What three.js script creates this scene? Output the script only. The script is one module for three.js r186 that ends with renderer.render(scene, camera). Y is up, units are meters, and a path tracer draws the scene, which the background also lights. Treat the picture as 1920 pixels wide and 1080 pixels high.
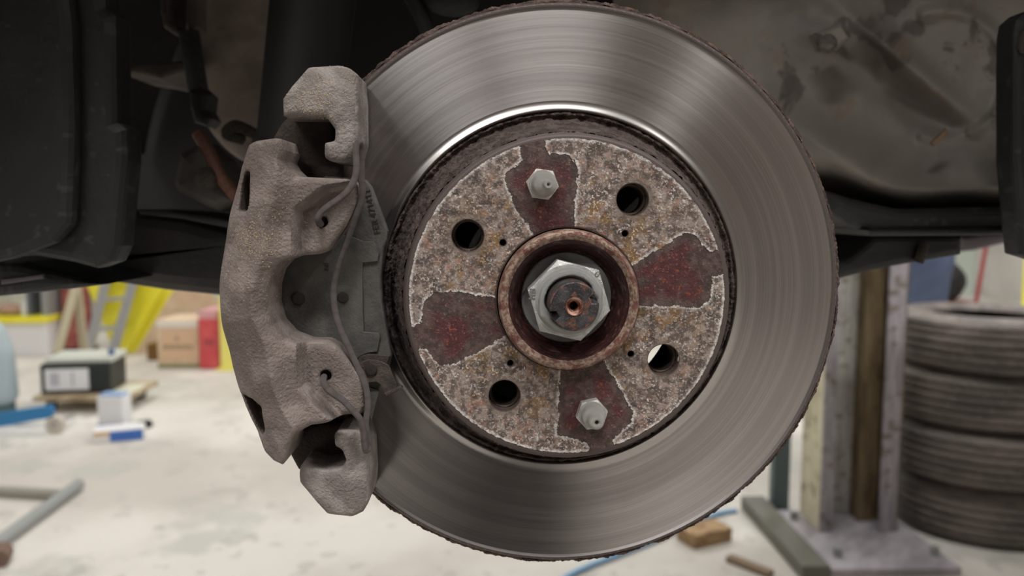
import * as THREE from 'three';
import { mergeGeometries } from 'three/addons/utils/BufferGeometryUtils.js';
import { RoundedBoxGeometry } from 'three/addons/geometries/RoundedBoxGeometry.js';
import { TextGeometry } from 'three/addons/geometries/TextGeometry.js';
import { FontLoader } from 'three/addons/loaders/FontLoader.js';
import { RectAreaLightUniformsLib } from 'three/addons/lights/RectAreaLightUniformsLib.js';

// ------------------------------------------------------------------ camera, light, exposure
RectAreaLightUniformsLib.init();
const scene = new THREE.Scene();
scene.background = new THREE.Color(0x000000);
const H = 1.113;                                   // height of the wheel axis above the garage floor (car on a lift)
const FPX = 1500;                                  // focal length in pixels of the 1920 x 1080 frame
const camera = new THREE.PerspectiveCamera(2 * Math.atan(540 / FPX) * 180 / Math.PI, 16 / 9, 0.02, 60);
camera.rotation.order = 'YXZ';
camera.position.set(-0.0323, H + 0.0367, 0.3672);
camera.rotation.set(-0.0964, -0.0272, 0);
camera.focus = 0.345;
camera.userData.fStop = 8.5;
camera.updateMatrixWorld(true);
const renderer = new THREE.WebGLRenderer({ antialias: true });
renderer.toneMapping = THREE.LinearToneMapping;
renderer.toneMappingExposure = 1.0;
renderer.shadowMap.enabled = true;

// fluorescent ceiling fixtures: [x, z, turned, strength]
const CEILING = 4.3;
const LAMPS = [[0.1, 1.7, 0, 58], [2.6, 1.5, 1, 46], [-1.7, 3.2, 0, 46],
  [-2.6, -3.6, 0, 32], [0.9, -1.75, 0, 34], [3.0, -3.6, 0, 36], [-2.6, -6.2, 0, 34], [0.6, -5.6, 0, 34], [3.6, -7.6, 0, 70]];
const LAMP_COLOR = 0xfffdfa;

// ------------------------------------------------------------------ helpers
let seedState = 12345;
const rnd = () => { seedState = (seedState + 0x6d2b79f5) | 0; let t = Math.imul(seedState ^ (seedState >>> 15), 1 | seedState); t = (t + Math.imul(t ^ (t >>> 7), 61 | t)) ^ t; return ((t ^ (t >>> 14)) >>> 0) / 4294967296; };
const V = (x, y, z) => new THREE.Vector3(x, y, z);
const clamp = (x, a = 0, b = 1) => Math.min(b, Math.max(a, x));
const lerp = (a, b, t) => a + (b - a) * t;
const sstep = (a, b, x) => { const t = clamp((x - a) / (b - a)); return t * t * (3 - 2 * t); };

// a pixel of the photograph gives a direction; the depth comes from the plane or floor it lies on
const EYE = camera.position.clone();
const ray = (px, py) => V((px - 960) / FPX, (540 - py) / FPX, -1).applyQuaternion(camera.quaternion);
const at = (px, py, z) => { const d = ray(px, py); return EYE.clone().addScaledVector(d, (z - EYE.z) / d.z); };
const onFloor = (px, py, y = 0) => { const d = ray(px, py); return EYE.clone().addScaledVector(d, (y - EYE.y) / d.y); };
const poly = (list, z) => list.map(([px, py]) => { const p = at(px, py, z); return new THREE.Vector2(p.x, p.y); });
const pxm = (z) => FPX / (EYE.z - z);               // pixels per metre near plane z

const taken = new Map();
const numbered = (n) => { const k = taken.get(n) ?? 0; taken.set(n, k + 1); return k ? n + '_' + String(k).padStart(3, '0') : n; };
function shade(o) { o.traverse((m) => { if (m.isMesh) { m.castShadow = true; m.receiveShadow = true; } }); return o; }
function part(name, geo, mat, parent, label) {
  const m = new THREE.Mesh(geo, mat); m.name = name; m.castShadow = m.receiveShadow = true;
  if (label) m.userData.label = label;
  parent.add(m); return m;
}
function thing(name, label, category, group, pos) {
  const o = new THREE.Group(); o.name = numbered(name); o.userData = { label, category };
  if (group) o.userData.group = group;
  if (pos) o.position.copy(pos);
  scene.add(o); return o;
}
function single(name, geo, mat, label, category, group) {
  const m = new THREE.Mesh(geo, mat); m.name = numbered(name); m.castShadow = m.receiveShadow = true;
  m.userData = { label, category }; if (group) m.userData.group = group;
  scene.add(m); return m;
}
function struct(name, geo, mat, label) {
  const m = new THREE.Mesh(geo, mat); m.name = name; m.castShadow = m.receiveShadow = true;
  m.userData = { kind: 'structure', label, category: name.split('_')[0] };
  scene.add(m); return m;
}
const merge = (list) => mergeGeometries(list.map((g) => { const n = g.index ? g.toNonIndexed() : g; for (const k of Object.keys(n.attributes)) if (!['position', 'normal', 'uv'].includes(k)) n.deleteAttribute(k); return n; }));
function skewUV(g) {
  const p = g.attributes.position, uv = new Float32Array(p.count * 2);
  for (let i = 0; i < p.count; i++) { uv[2 * i] = p.getX(i) + 0.7 * p.getZ(i); uv[2 * i + 1] = p.getY(i) + 0.5 * p.getZ(i); }
  g.setAttribute('uv', new THREE.BufferAttribute(uv, 2)); return g;
}
const rbox = (w, h, d, r = 0.004, x = 0, y = 0, z = 0) => skewUV(new RoundedBoxGeometry(w, h, d, 2, Math.min(r, w * 0.49, h * 0.49, d * 0.49)).translate(x, y, z));
function tube(points, r, seg = 60, rad = 10, closed = false) {
  return new THREE.TubeGeometry(new THREE.CatmullRomCurve3(points, closed, 'centripetal'), seg, r, rad, closed);
}
function bar(a, b, r, seg = 12, r2 = r) {           // straight round bar
  const d = b.clone().sub(a), g = new THREE.CylinderGeometry(r2, r, d.length(), seg);
  g.applyQuaternion(new THREE.Quaternion().setFromUnitVectors(V(0, 1, 0), d.clone().normalize()));
  return g.translate((a.x + b.x) / 2, (a.y + b.y) / 2, (a.z + b.z) / 2);
}
function beam(a, b, w, t) {                         // straight square bar
  const d = b.clone().sub(a), g = new RoundedBoxGeometry(w, d.length(), t, 1, Math.min(w, t) * 0.12);
  g.applyQuaternion(new THREE.Quaternion().setFromUnitVectors(V(0, 1, 0), d.clone().normalize()));
  return skewUV(g.translate((a.x + b.x) / 2, (a.y + b.y) / 2, (a.z + b.z) / 2));
}
function slab(pts, z0, z1, bevel = 0.001, holes = [], curveSegments = 12, bevelSegments = 3) {   // an outline in the x-y plane with thickness and rounded edges
  const s = new THREE.Shape(pts); holes.forEach((h) => s.holes.push(h));
  return new THREE.ExtrudeGeometry(s, { depth: Math.max(1e-5, z1 - z0 - 2 * bevel), bevelEnabled: bevel > 0, bevelThickness: bevel, bevelSize: bevel, bevelOffset: -bevel, bevelSegments, curveSegments }).translate(0, 0, z0 + bevel);
}
const hole = (x, y, r) => { const p = new THREE.Path(); p.absarc(x, y, r, 0, Math.PI * 2, true); return p; };

// revolve a profile [r, z] round the z axis; push(theta, i) moves a point along its normal
function revolve(prof, seg = 180, push = null, uvR = 1, uvT = 1, vertical = false) {
  const n = prof.length, pos = [], uv = [], idx = [], s = [0];
  for (let i = 1; i < n; i++) s.push(s[i - 1] + Math.hypot(prof[i][0] - prof[i - 1][0], prof[i][1] - prof[i - 1][1]));
  const nor = prof.map((_, i) => { const a = prof[Math.max(0, i - 1)], b = prof[Math.min(n - 1, i + 1)], dr = b[0] - a[0], dz = b[1] - a[1], l = Math.hypot(dr, dz) || 1; return [-dz / l, dr / l]; });
  for (let j = 0; j <= seg; j++) {
    const t = (j % seg) / seg * Math.PI * 2, c = Math.cos(t), q = Math.sin(t);
    for (let i = 0; i < n; i++) {
      const d = push ? push(t, i, s[i]) : 0, r = prof[i][0] + nor[i][0] * d, z = prof[i][1] + nor[i][1] * d;
      if (vertical) pos.push(r * c, z, -r * q); else pos.push(r * c, r * q, z);
      uv.push(s[i] * uvR, j / seg * uvT);
    }
  }
  for (let j = 0; j < seg; j++) for (let i = 0; i < n - 1; i++) { const a = j * n + i, b = a + n; idx.push(a, a + 1, b, b, a + 1, b + 1); }
  const g = new THREE.BufferGeometry();
  g.setAttribute('position', new THREE.Float32BufferAttribute(pos, 3));
  g.setAttribute('uv', new THREE.Float32BufferAttribute(uv, 2));
  g.setIndex(idx); g.computeVertexNormals();
  const N = g.attributes.normal;
  for (let i = 0; i < n; i++) {
    const b = seg * n + i, v = V(N.getX(i) + N.getX(b), N.getY(i) + N.getY(b), N.getZ(i) + N.getZ(b)).normalize();
    N.setXYZ(i, v.x, v.y, v.z); N.setXYZ(b, v.x, v.y, v.z);
  }
  return g;
}
// profile corner points joined with small roundings
function rounded(prof, r, k = 3) {
  const out = [prof[0]];
  for (let i = 1; i < prof.length - 1; i++) {
    const a = prof[i - 1], p = prof[i], b = prof[i + 1], la = Math.hypot(a[0] - p[0], a[1] - p[1]), lb = Math.hypot(b[0] - p[0], b[1] - p[1]), q = Math.min(r, la * 0.45, lb * 0.45);
    const A = [p[0] + (a[0] - p[0]) / la * q, p[1] + (a[1] - p[1]) / la * q], B = [p[0] + (b[0] - p[0]) / lb * q, p[1] + (b[1] - p[1]) / lb * q];
    for (let j = 0; j <= k; j++) { const t = j / k, u = 1 - t; out.push([u * u * A[0] + 2 * u * t * p[0] + t * t * B[0], u * u * A[1] + 2 * u * t * p[1] + t * t * B[1]]); }
  }
  out.push(prof[prof.length - 1]); return out;
}

// ---- noise
const hash = (x, y, s) => { let h = Math.imul(x, 374761393) + Math.imul(y, 668265263) + Math.imul(s, 2147483647 - 61); h = Math.imul(h ^ (h >>> 13), 1274126177); return ((h ^ (h >>> 16)) >>> 0) / 4294967296; };
function pnoise(x, y, per, s) {                     // value noise that repeats every per cells
  const xi = Math.floor(x), yi = Math.floor(y), fx = x - xi, fy = y - yi, u = fx * fx * (3 - 2 * fx), v = fy * fy * (3 - 2 * fy);
  const a = ((xi % per) + per) % per, b = (a + 1) % per, c = ((yi % per) + per) % per, d = (c + 1) % per;
  return lerp(lerp(hash(a, c, s), hash(b, c, s), u), lerp(hash(a, d, s), hash(b, d, s), u), v);
}
function pn2(x, y, px, py, s) {                     // the same with its own period in each direction
  const xi = Math.floor(x), yi = Math.floor(y), fx = x - xi, fy = y - yi, u = fx * fx * (3 - 2 * fx), v = fy * fy * (3 - 2 * fy);
  const a = ((xi % px) + px) % px, b = (a + 1) % px, c = ((yi % py) + py) % py, d = (c + 1) % py;
  return lerp(lerp(hash(a, c, s), hash(b, c, s), u), lerp(hash(a, d, s), hash(b, d, s), u), v);
}
function polar(t, q, cells, s, oct = 4, gain = 0.6) { let a = 0, w = 1, n = 0; for (let i = 0; i < oct; i++) { a += w * pn2(t / (2 * Math.PI) * cells, q, cells, 99991, s + 13 * i); n += w; w *= gain; cells *= 2; q *= 2; } return a / n - 0.5; }
function fbm(u, v, per, oct, s, gain = 0.5) { let a = 0, w = 1, t = 0; for (let i = 0; i < oct; i++) { a += w * pnoise(u * per, v * per, per, s + i * 17); t += w; w *= gain; per *= 2; } return a / t; }
const fbm2 = (x, y, oct, s, gain) => fbm(x / 4096, y / 4096, 4096, oct, s, gain);   // x, y in cells

function tex(size, fn, srgb = true, h = size) {
  const d = new Uint8Array(size * h * 4);
  for (let y = 0, o = 0; y < h; y++) for (let x = 0; x < size; x++, o += 4) {
    const c = fn((x + 0.5) / size, (y + 0.5) / h);
    if (typeof c === 'number') d[o] = d[o + 1] = d[o + 2] = clamp(c) * 255; else { d[o] = clamp(c[0], 0, 255); d[o + 1] = clamp(c[1], 0, 255); d[o + 2] = clamp(c[2], 0, 255); }
    d[o + 3] = 255;
  }
  const t = new THREE.DataTexture(d, size, h, THREE.RGBAFormat);
  t.wrapS = t.wrapT = THREE.RepeatWrapping; t.magFilter = THREE.LinearFilter; t.minFilter = THREE.LinearMipmapLinearFilter; t.generateMipmaps = true;
  if (srgb) t.colorSpace = THREE.SRGBColorSpace;
  t.needsUpdate = true; return t;
}
const sized = (t, metres, my = metres) => { const c = t.clone(); c.repeat.set(1 / metres, 1 / my); c.needsUpdate = true; return c; };
const mix3 = (a, b, t) => [lerp(a[0], b[0], t), lerp(a[1], b[1], t), lerp(a[2], b[2], t)];

const grainT = tex(512, (u, v) => fbm(u, v, 32, 4, 5, 0.65), false);            // fine relief
const lumpT = tex(512, (u, v) => fbm(u, v, 10, 5, 9, 0.6), false);              // coarse relief
const mottle = (a, b, per = 6, s = 3, speck = null, amount = 0) => tex(512, (u, v) => {
  const n = fbm(u, v, per, 6, s, 0.6); let c = mix3(a, b, sstep(0.3, 0.7, n));
  if (speck) { const k = fbm(u, v, 64, 3, s + 50, 0.7); if (k > 1 - amount) c = mix3(c, speck, clamp((k - 1 + amount) * 12)); }
  return c;
});
function M(o) { const { mapSize = 0.1, bumpSize = 0.03, ...r } = o; if (r.map) r.map = sized(r.map, mapSize); if (r.bumpMap) r.bumpMap = sized(r.bumpMap, bumpSize); return new THREE.MeshPhysicalMaterial(r); }
const plain = (c, roughness = 0.6, metalness = 0, extra = {}) => new THREE.MeshPhysicalMaterial({ color: c, roughness, metalness, ...extra });

// ---- solids from a distance field on a grid (naive surface nets): castings with rounded edges
function nets(lo, hi, cell, column) {                // column(x, y) returns a function of z
  const nx = Math.ceil((hi.x - lo.x) / cell) + 1, ny = Math.ceil((hi.y - lo.y) / cell) + 1, nz = Math.ceil((hi.z - lo.z) / cell) + 1;
  const f = new Float32Array(nx * ny * nz), at3 = (i, j, k) => (k * ny + j) * nx + i;
  for (let j = 0; j < ny; j++) for (let i = 0; i < nx; i++) {
    const c = column(lo.x + i * cell, lo.y + j * cell);
    for (let k = 0; k < nz; k++) f[at3(i, j, k)] = c(lo.z + k * cell);
  }
  const id = new Int32Array(nx * ny * nz).fill(-1), pos = [], nor = [], idx = [];
  const E = [[0, 1], [2, 3], [4, 5], [6, 7], [0, 2], [1, 3], [4, 6], [5, 7], [0, 4], [1, 5], [2, 6], [3, 7]];
  const v = new Float32Array(8);
  for (let k = 0; k < nz - 1; k++) for (let j = 0; j < ny - 1; j++) for (let i = 0; i < nx - 1; i++) {
    let m = 0;
    for (let c = 0; c < 8; c++) { v[c] = f[at3(i + (c & 1), j + ((c >> 1) & 1), k + (c >> 2))]; if (v[c] < 0) m |= 1 << c; }
    if (m === 0 || m === 255) continue;
    let x = 0, y = 0, z = 0, n = 0;
    for (const [a, b] of E) if ((v[a] < 0) !== (v[b] < 0)) {
      const t = v[a] / (v[a] - v[b]);
      x += (a & 1) + t * ((b & 1) - (a & 1)); y += ((a >> 1) & 1) + t * (((b >> 1) & 1) - ((a >> 1) & 1)); z += (a >> 2) + t * ((b >> 2) - (a >> 2)); n++;
    }
    x /= n; y /= n; z /= n;
    id[at3(i, j, k)] = pos.length / 3;
    pos.push(lo.x + (i + x) * cell, lo.y + (j + y) * cell, lo.z + (k + z) * cell);
    const gx = lerp(lerp(v[1] - v[0], v[3] - v[2], y), lerp(v[5] - v[4], v[7] - v[6], y), z);
    const gy = lerp(lerp(v[2] - v[0], v[3] - v[1], x), lerp(v[6] - v[4], v[7] - v[5], x), z);
    const gz = lerp(lerp(v[4] - v[0], v[5] - v[1], x), lerp(v[6] - v[2], v[7] - v[3], x), y);
    const l = Math.hypot(gx, gy, gz) || 1; nor.push(gx / l, gy / l, gz / l);
  }
  const quad = (a, b, c, d, flip) => { if (flip) idx.push(a, c, b, a, d, c); else idx.push(a, b, c, a, c, d); };
  for (let k = 1; k < nz - 1; k++) for (let j = 1; j < ny - 1; j++) for (let i = 1; i < nx - 1; i++) {
    const s = f[at3(i, j, k)] < 0;
    if (s !== f[at3(i + 1, j, k)] < 0) quad(id[at3(i, j - 1, k - 1)], id[at3(i, j, k - 1)], id[at3(i, j, k)], id[at3(i, j - 1, k)], !s);
    if (s !== f[at3(i, j + 1, k)] < 0) quad(id[at3(i - 1, j, k - 1)], id[at3(i - 1, j, k)], id[at3(i, j, k)], id[at3(i, j, k - 1)], !s);
    if (s !== f[at3(i, j, k + 1)] < 0) quad(id[at3(i - 1, j - 1, k)], id[at3(i, j - 1, k)], id[at3(i, j, k)], id[at3(i - 1, j, k)], !s);
  }
  const g = new THREE.BufferGeometry();
  g.setAttribute('position', new THREE.Float32BufferAttribute(pos, 3)); g.setAttribute('normal', new THREE.Float32BufferAttribute(nor, 3)); g.setIndex(idx);
  return skewUV(g);
}
function boxUV(g) {                                  // metric uv per face, along the axis it faces most
  const n = g.toNonIndexed(), p = n.attributes.position, N = n.attributes.normal, uv = new Float32Array(p.count * 2);
  for (let t = 0; t < p.count; t += 3) {
    const a = [0, 0, 0]; for (let k = 0; k < 3; k++) { a[0] += N.getX(t + k); a[1] += N.getY(t + k); a[2] += N.getZ(t + k); }
    const m = a.map(Math.abs), ax = m[2] > 0.75 * Math.max(m[0], m[1]) ? 2 : m[0] > m[1] ? 0 : 1;
    for (let k = 0; k < 3; k++) { const i = t + k, q = [p.getX(i), p.getY(i), p.getZ(i)]; uv[2 * i] = ax === 0 ? q[2] + 0.31 : q[0]; uv[2 * i + 1] = ax === 1 ? q[2] + 0.17 : q[1]; }
  }
  n.setAttribute('uv', new THREE.BufferAttribute(uv, 2)); return n;
}
function segDist(x, y, a, b) { const dx = b.x - a.x, dy = b.y - a.y, t = clamp(((x - a.x) * dx + (y - a.y) * dy) / (dx * dx + dy * dy || 1)); return Math.hypot(x - a.x - t * dx, y - a.y - t * dy); }
function polySDF(pts) {
  return (x, y) => {
    let d = 1e9, inside = false;
    for (let i = 0, j = pts.length - 1; i < pts.length; j = i++) {
      const a = pts[j], b = pts[i]; d = Math.min(d, segDist(x, y, a, b));
      if ((b.y > y) !== (a.y > y) && x < (a.x - b.x) * (y - b.y) / (a.y - b.y) + b.x) inside = !inside;
    }
    return inside ? -d : d;
  };
}
function lineSide(pts) {                            // signed distance to an open polyline; positive to the right when it runs downward
  return (x, y) => {
    let d = 1e9, s = 1;
    for (let i = 0; i < pts.length - 1; i++) { const a = pts[i], b = pts[i + 1], e = segDist(x, y, a, b); if (e < d - 1e-9) { d = e; s = (b.x - a.x) * (y - a.y) - (b.y - a.y) * (x - a.x) > 0 ? 1 : -1; } }
    return s * d;
  };
}
const smax = (a, b, k) => { const h = Math.max(k - Math.abs(a - b), 0) / k; return Math.max(a, b) + h * h * k * 0.25; };
const smin = (a, b, k) => -smax(-a, -b, k);

const font = await new FontLoader().loadAsync('fonts/droid/droid_sans_bold.typeface.json');
function stamp(txt, px, py, z, size, ang, m, parent, depth = 0.0002) {          // small raised or stamped lettering on a face at depth z
  const g = new TextGeometry(txt, { font, size, depth, curveSegments: 3 }); g.computeBoundingBox();
  const b = g.boundingBox, p = at(px, py, z); g.translate(-(b.max.x + b.min.x) / 2, -(b.max.y + b.min.y) / 2, 0).rotateZ(ang).translate(p.x, p.y - H, z - depth * 0.4);
  return part('stamped_mark', g, m, parent, 'stamped lettering');
}

// ------------------------------------------------------------------ materials
const ironT = mottle([112, 101, 96], [138, 127, 122], 8, 21, [160, 150, 140], 0.22);
const ironM = M({ map: ironT, mapSize: 0.07, roughness: 0.82, bumpMap: grainT, bumpScale: 0.0006, bumpSize: 0.03 });
const carrierM = M({ map: mottle([122, 114, 110], [154, 146, 143], 8, 31, [178, 168, 156], 0.24), mapSize: 0.06, roughness: 0.85, bumpMap: grainT, bumpScale: 0.0006, bumpSize: 0.03 });
const wireM = M({ map: mottle([98, 90, 88], [128, 120, 120], 8, 37), mapSize: 0.04, roughness: 0.55, metalness: 0.25, bumpMap: grainT, bumpScale: 0.0002, bumpSize: 0.02 });
const rustRimM = M({ map: mottle([60, 47, 43], [98, 80, 74], 10, 41, [128, 106, 96], 0.28), mapSize: 0.05, roughness: 0.95, bumpMap: lumpT, bumpScale: 0.0012, bumpSize: 0.02 });
const hatSideM = M({ map: mottle([56, 46, 43], [88, 75, 71], 10, 43, [112, 96, 90], 0.26), mapSize: 0.05, roughness: 0.95, bumpMap: lumpT, bumpScale: 0.0014, bumpSize: 0.02 });
const rimSteelM = M({ map: mottle([84, 74, 72], [110, 98, 96], 10, 47), mapSize: 0.04, roughness: 0.6, metalness: 0.5 });
const padM = M({ map: mottle([72, 70, 67], [92, 90, 86], 7, 53, [112, 109, 103], 0.2), mapSize: 0.05, roughness: 0.7, bumpMap: grainT, bumpScale: 0.0002, bumpSize: 0.03 });
const shimM = M({ map: mottle([76, 75, 72], [96, 95, 91], 7, 59, [114, 112, 106], 0.2), mapSize: 0.05, roughness: 0.65, bumpMap: grainT, bumpScale: 0.0002, bumpSize: 0.03 });
const clipM = M({ map: mottle([62, 54, 50], [88, 78, 72], 8, 61), mapSize: 0.03, roughness: 0.75, bumpMap: grainT, bumpScale: 0.0003, bumpSize: 0.02 });
const liningM = plain(0x2a2624, 0.95);
const stampM = plain(0x2c2a28, 0.9);
const zincM = M({ map: mottle([176, 177, 175], [204, 204, 202], 9, 67, [222, 221, 218], 0.24), mapSize: 0.03, roughness: 0.45, metalness: 0.5, bumpMap: grainT, bumpScale: 0.0002, bumpSize: 0.012 });
const boltM = M({ map: mottle([176, 173, 166], [208, 206, 202], 9, 71, [222, 219, 212], 0.24), mapSize: 0.02, roughness: 0.5, metalness: 0.45, bumpMap: grainT, bumpScale: 0.0002, bumpSize: 0.01 });
const blackM = plain(0x191919, 0.55);
const scrapeT = (base, hi, s) => tex(512, (u, v) => { const n = fbm(u, v, 5, 5, s, 0.6), k = fbm(u, v, 40, 3, s + 9, 0.6); return mix3(mix3(base, hi, sstep(0.35, 0.75, n)), hi, k > 0.66 ? 0.7 : 0); });

// ------------------------------------------------------------------ garage shell
const X0 = -5.2, X1 = 6.6, Z0 = -10.4, Z1 = 7.2, WT = 0.15;
const floorT = tex(1024, (u, v) => {
  const n = fbm(u, v, 4, 6, 101, 0.55), k = fbm(u, v, 9, 5, 111, 0.6), s = fbm(u, v, 40, 3, 121, 0.6);
  let c = mix3([196, 190, 182], [222, 218, 211], sstep(0.3, 0.68, n));
  c = mix3(c, [176, 177, 170], sstep(0.56, 0.72, k) * 0.5);
  if (s > 0.70) c = mix3(c, [164, 160, 154], 0.35);
  return c;
});
const floorM = M({ map: floorT, mapSize: 3.2, roughness: 0.62, bumpMap: grainT, bumpScale: 0.0006, bumpSize: 0.4 });
const wallM = M({ map: mottle([196, 206, 198], [214, 222, 214], 5, 131), mapSize: 2.5, roughness: 0.8 });
const nearWallM = M({ map: mottle([186, 180, 176], [204, 198, 194], 5, 135), mapSize: 2.5, roughness: 0.85 });
const ceilM = M({ map: mottle([196, 196, 192], [214, 214, 210], 5, 133), mapSize: 2.5, roughness: 0.9 });
const cx = (X0 + X1) / 2, cz = (Z0 + Z1) / 2, LX = X1 - X0, LZ = Z1 - Z0;
const floorG = new THREE.BoxGeometry(LX + 0.4, 0.2, LZ + 0.4).translate(cx, -0.1, cz);
{ const p = floorG.attributes.position, uv = floorG.attributes.uv; for (let i = 0; i < p.count; i++) uv.setXY(i, p.getX(i), p.getZ(i)); }
struct('floor', floorG, floorM, 'pale worn concrete garage floor with stains');
struct('ceiling', skewUV(new THREE.BoxGeometry(LX + 0.4, 0.2, LZ + 0.4)).translate(cx, CEILING + 0.1, cz), ceilM, 'flat white garage ceiling');
struct('wall_back', skewUV(new THREE.BoxGeometry(LX + 0.4, CEILING, WT)).translate(cx, CEILING / 2, Z0 - WT / 2), wallM, 'pale mint painted wall at the far end of the garage');
struct('wall_front', skewUV(new THREE.BoxGeometry(LX + 0.4, CEILING, WT)).translate(cx, CEILING / 2, Z1 + WT / 2), nearWallM, 'pale painted garage wall behind the viewer');
struct('wall_left', skewUV(new THREE.BoxGeometry(WT, CEILING, LZ)).translate(X0 - WT / 2, CEILING / 2, cz), nearWallM, 'pale painted garage side wall');
struct('wall_right', skewUV(new THREE.BoxGeometry(WT, CEILING, LZ)).translate(X1 + WT / 2, CEILING / 2, cz), nearWallM, 'pale painted garage side wall opposite');

// ceiling fixtures: housing, glowing diffuser and a light of the same size just below it
{
  const housing = plain(0xd8d8d4, 0.6), glow = new THREE.MeshStandardMaterial({ color: 0xffffff, emissive: LAMP_COLOR, emissiveIntensity: 3, roughness: 0.6 });
  LAMPS.forEach(([x, z, turned, power]) => {
    const t = thing('ceiling_lamp', 'long white fluorescent ceiling lamp fixed under the garage ceiling', 'lamp', 'fluorescent ceiling lamps', V(x, CEILING, z));
    t.rotation.y = turned ? Math.PI / 2 : 0;
    part('housing', rbox(1.56, 0.08, 0.36, 0.01, 0, -0.04, 0), housing, t);
    part('diffuser', rbox(1.5, 0.02, 0.3, 0.006, 0, -0.088, 0), glow, t, 'glowing diffuser');
    const l = new THREE.RectAreaLight(LAMP_COLOR, power, 1.5, 0.3);
    l.name = 'lamp_light'; l.position.set(0, -0.105, 0); l.rotation.x = -Math.PI / 2; t.add(l);
  });
}

// ------------------------------------------------------------------ brake disc
const HUBZ = 0.035;                                  // front face of the disc hat, in front of the friction face at z = 0
const C = V(0, H, 0);
const R_IN = 0.0812, R_WEAR = 0.127, R_LIP = 0.1287;
const disc = thing('brake_disc', 'large bare steel brake disc with polished friction ring and rusty centre', 'brake disc', null, C);
{
  const ringT = tex(1024, (u, v) => {                // v runs once round the disc
    const g = 0.30 * pn2(u * 420, v * 24, 9999, 24, 201) + 0.28 * pn2(u * 130, v * 9, 9999, 9, 203) + 0.42 * pn2(u * 22, v * 3, 9999, 3, 207);
    return mix3([174, 169, 168], [194, 189, 188], sstep(0.25, 0.75, g));
  }, true, 256);
  const ringR = tex(512, (u, v) => 0.80 + 0.20 * (pn2(u * 50, v * 5, 9999, 5, 211) * 0.6 + pn2(u * 200, v * 11, 9999, 11, 213) * 0.4), false, 256);
  const ringB = tex(1024, (u) => 0.5 * pnoise(u * 60, 0.5, 4000, 221) + 0.3 * pnoise(u * 180, 0.5, 4000, 223) + 0.2 * pnoise(u * 420, 0.5, 4000, 227), false, 8);
  const W = 1 / (R_WEAR - R_IN + 0.003);
  const frictionM = new THREE.MeshPhysicalMaterial({ map: ringT, roughnessMap: ringR, bumpMap: ringB, bumpScale: 0.00002, metalness: 1, roughness: 0.38, anisotropy: 0.9, anisotropyRotation: 0 });
  // raised unworn step at the inner edge, worn track with faint waves, ramp up to the outer wear lip
  const polishM = new THREE.MeshPhysicalMaterial({ color: 0xa6a2a0, metalness: 1, roughness: 0.28 }), stepM = new THREE.MeshPhysicalMaterial({ color: 0x8a8684, metalness: 1, roughness: 0.45 });
  const step = [[R_IN, -0.0012], [R_IN + 0.0002, 0.0006], [R_IN + 0.0006, 0.00125], [R_IN + 0.0011, 0.00122], [R_IN + 0.0017, 0.00098], [R_IN + 0.0023, 0.00072], [R_IN + 0.0029, 0.00047], [R_IN + 0.0035, 0.00026], [R_IN + 0.0042, 0.0001], [R_IN + 0.0050, 0.00002]];
  const prof = [];
  for (let i = 0; i <= 30; i++) { const r = lerp(R_IN + 0.0050, R_WEAR - 0.0004, i / 30); prof.push([r, 0.00002 + 0.00002 * Math.sin(r * 1700) * (i > 0 && i < 30 ? 1 : 0)]); }
  const ramp = [[R_WEAR - 0.0004, 0.00002], [R_WEAR - 0.0001, 0.0002], [R_WEAR + 0.0003, 0.0007], [R_WEAR + 0.0006, 0.0009]];
  part('inner_step', revolve(step.reverse(), 360, null, W, 1), polishM, disc, 'bright polished inner step of the friction ring');
  part('friction_ring', revolve(prof.reverse(), 360, null, W, 1), frictionM, disc, 'polished steel friction ring with fine circular grooves');
  part('outer_step', revolve(ramp.reverse(), 360, null, W, 1), stepM, disc, 'thin bright step at the outer lip');
  part('wear_lip', revolve([[R_LIP + 0.0009, -0.0008], [R_LIP + 0.0003, 0.0003], [R_LIP - 0.0002, 0.0008], [R_WEAR + 0.0012, 0.001], [R_WEAR + 0.0006, 0.0009]], 360, null, 10, 8), rimSteelM, disc, 'narrow dull lip round the worn track');
  // rough rusty edge
  const rim = [];
  for (let i = 0; i <= 16; i++) { const a = i / 16; rim.push([R_LIP + 0.0009 + 0.0016 * Math.sin(Math.min(1, a * 3) * Math.PI / 2), -0.0008 - 0.0192 * a * a - 0.0008 * a]); }
  part('outer_rim', revolve(rim.reverse(), 1600, (t, i, s) => 0.0030 * polar(t, s * 300, 190, 231, 5, 0.72), 1, 0.8), rustRimM, disc, 'crumbly brown rust on the outer rim');
  const back = part('back_ring', revolve([[0.06, -0.0218], [R_LIP, -0.0218], [R_LIP + 0.001, -0.0208]], 180, null, 1, 0.8), rustRimM, disc);
  // conical rusty side of the hat between friction ring and hat face
  const side = rounded([[R_IN + 0.0002, -0.0006], [R_IN - 0.0012, 0.0010], [R_IN - 0.0022, -0.0012], [R_IN - 0.0032, -0.0010], [0.0748, 0.0085], [0.0722, 0.0200], [0.0698, 0.0285], [0.0692, 0.0312]], 0.0012, 2);
  const fineSide = [];
  for (let i = 0; i < side.length - 1; i++) for (let k = 0; k < 3; k++) fineSide.push([lerp(side[i][0], side[i + 1][0], k / 3), lerp(side[i][1], side[i + 1][1], k / 3)]);
  fineSide.push(side[side.length - 1]);
  part('hat_side', revolve(fineSide, 900, (t, i, s) => 0.0022 * polar(t, s * 480, 225, 241), 1, 0.5), hatSideM, disc, 'pitted dark rust on the side of the hat');
  part('hat_edge', revolve(rounded([[0.0692, 0.0305], [0.0686, 0.0338], [0.0674, 0.0349], [0.0664, 0.035]], 0.0006, 3), 240, null, 20, 20), rimSteelM, disc, 'bare turned edge of the hat');
}
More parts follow.
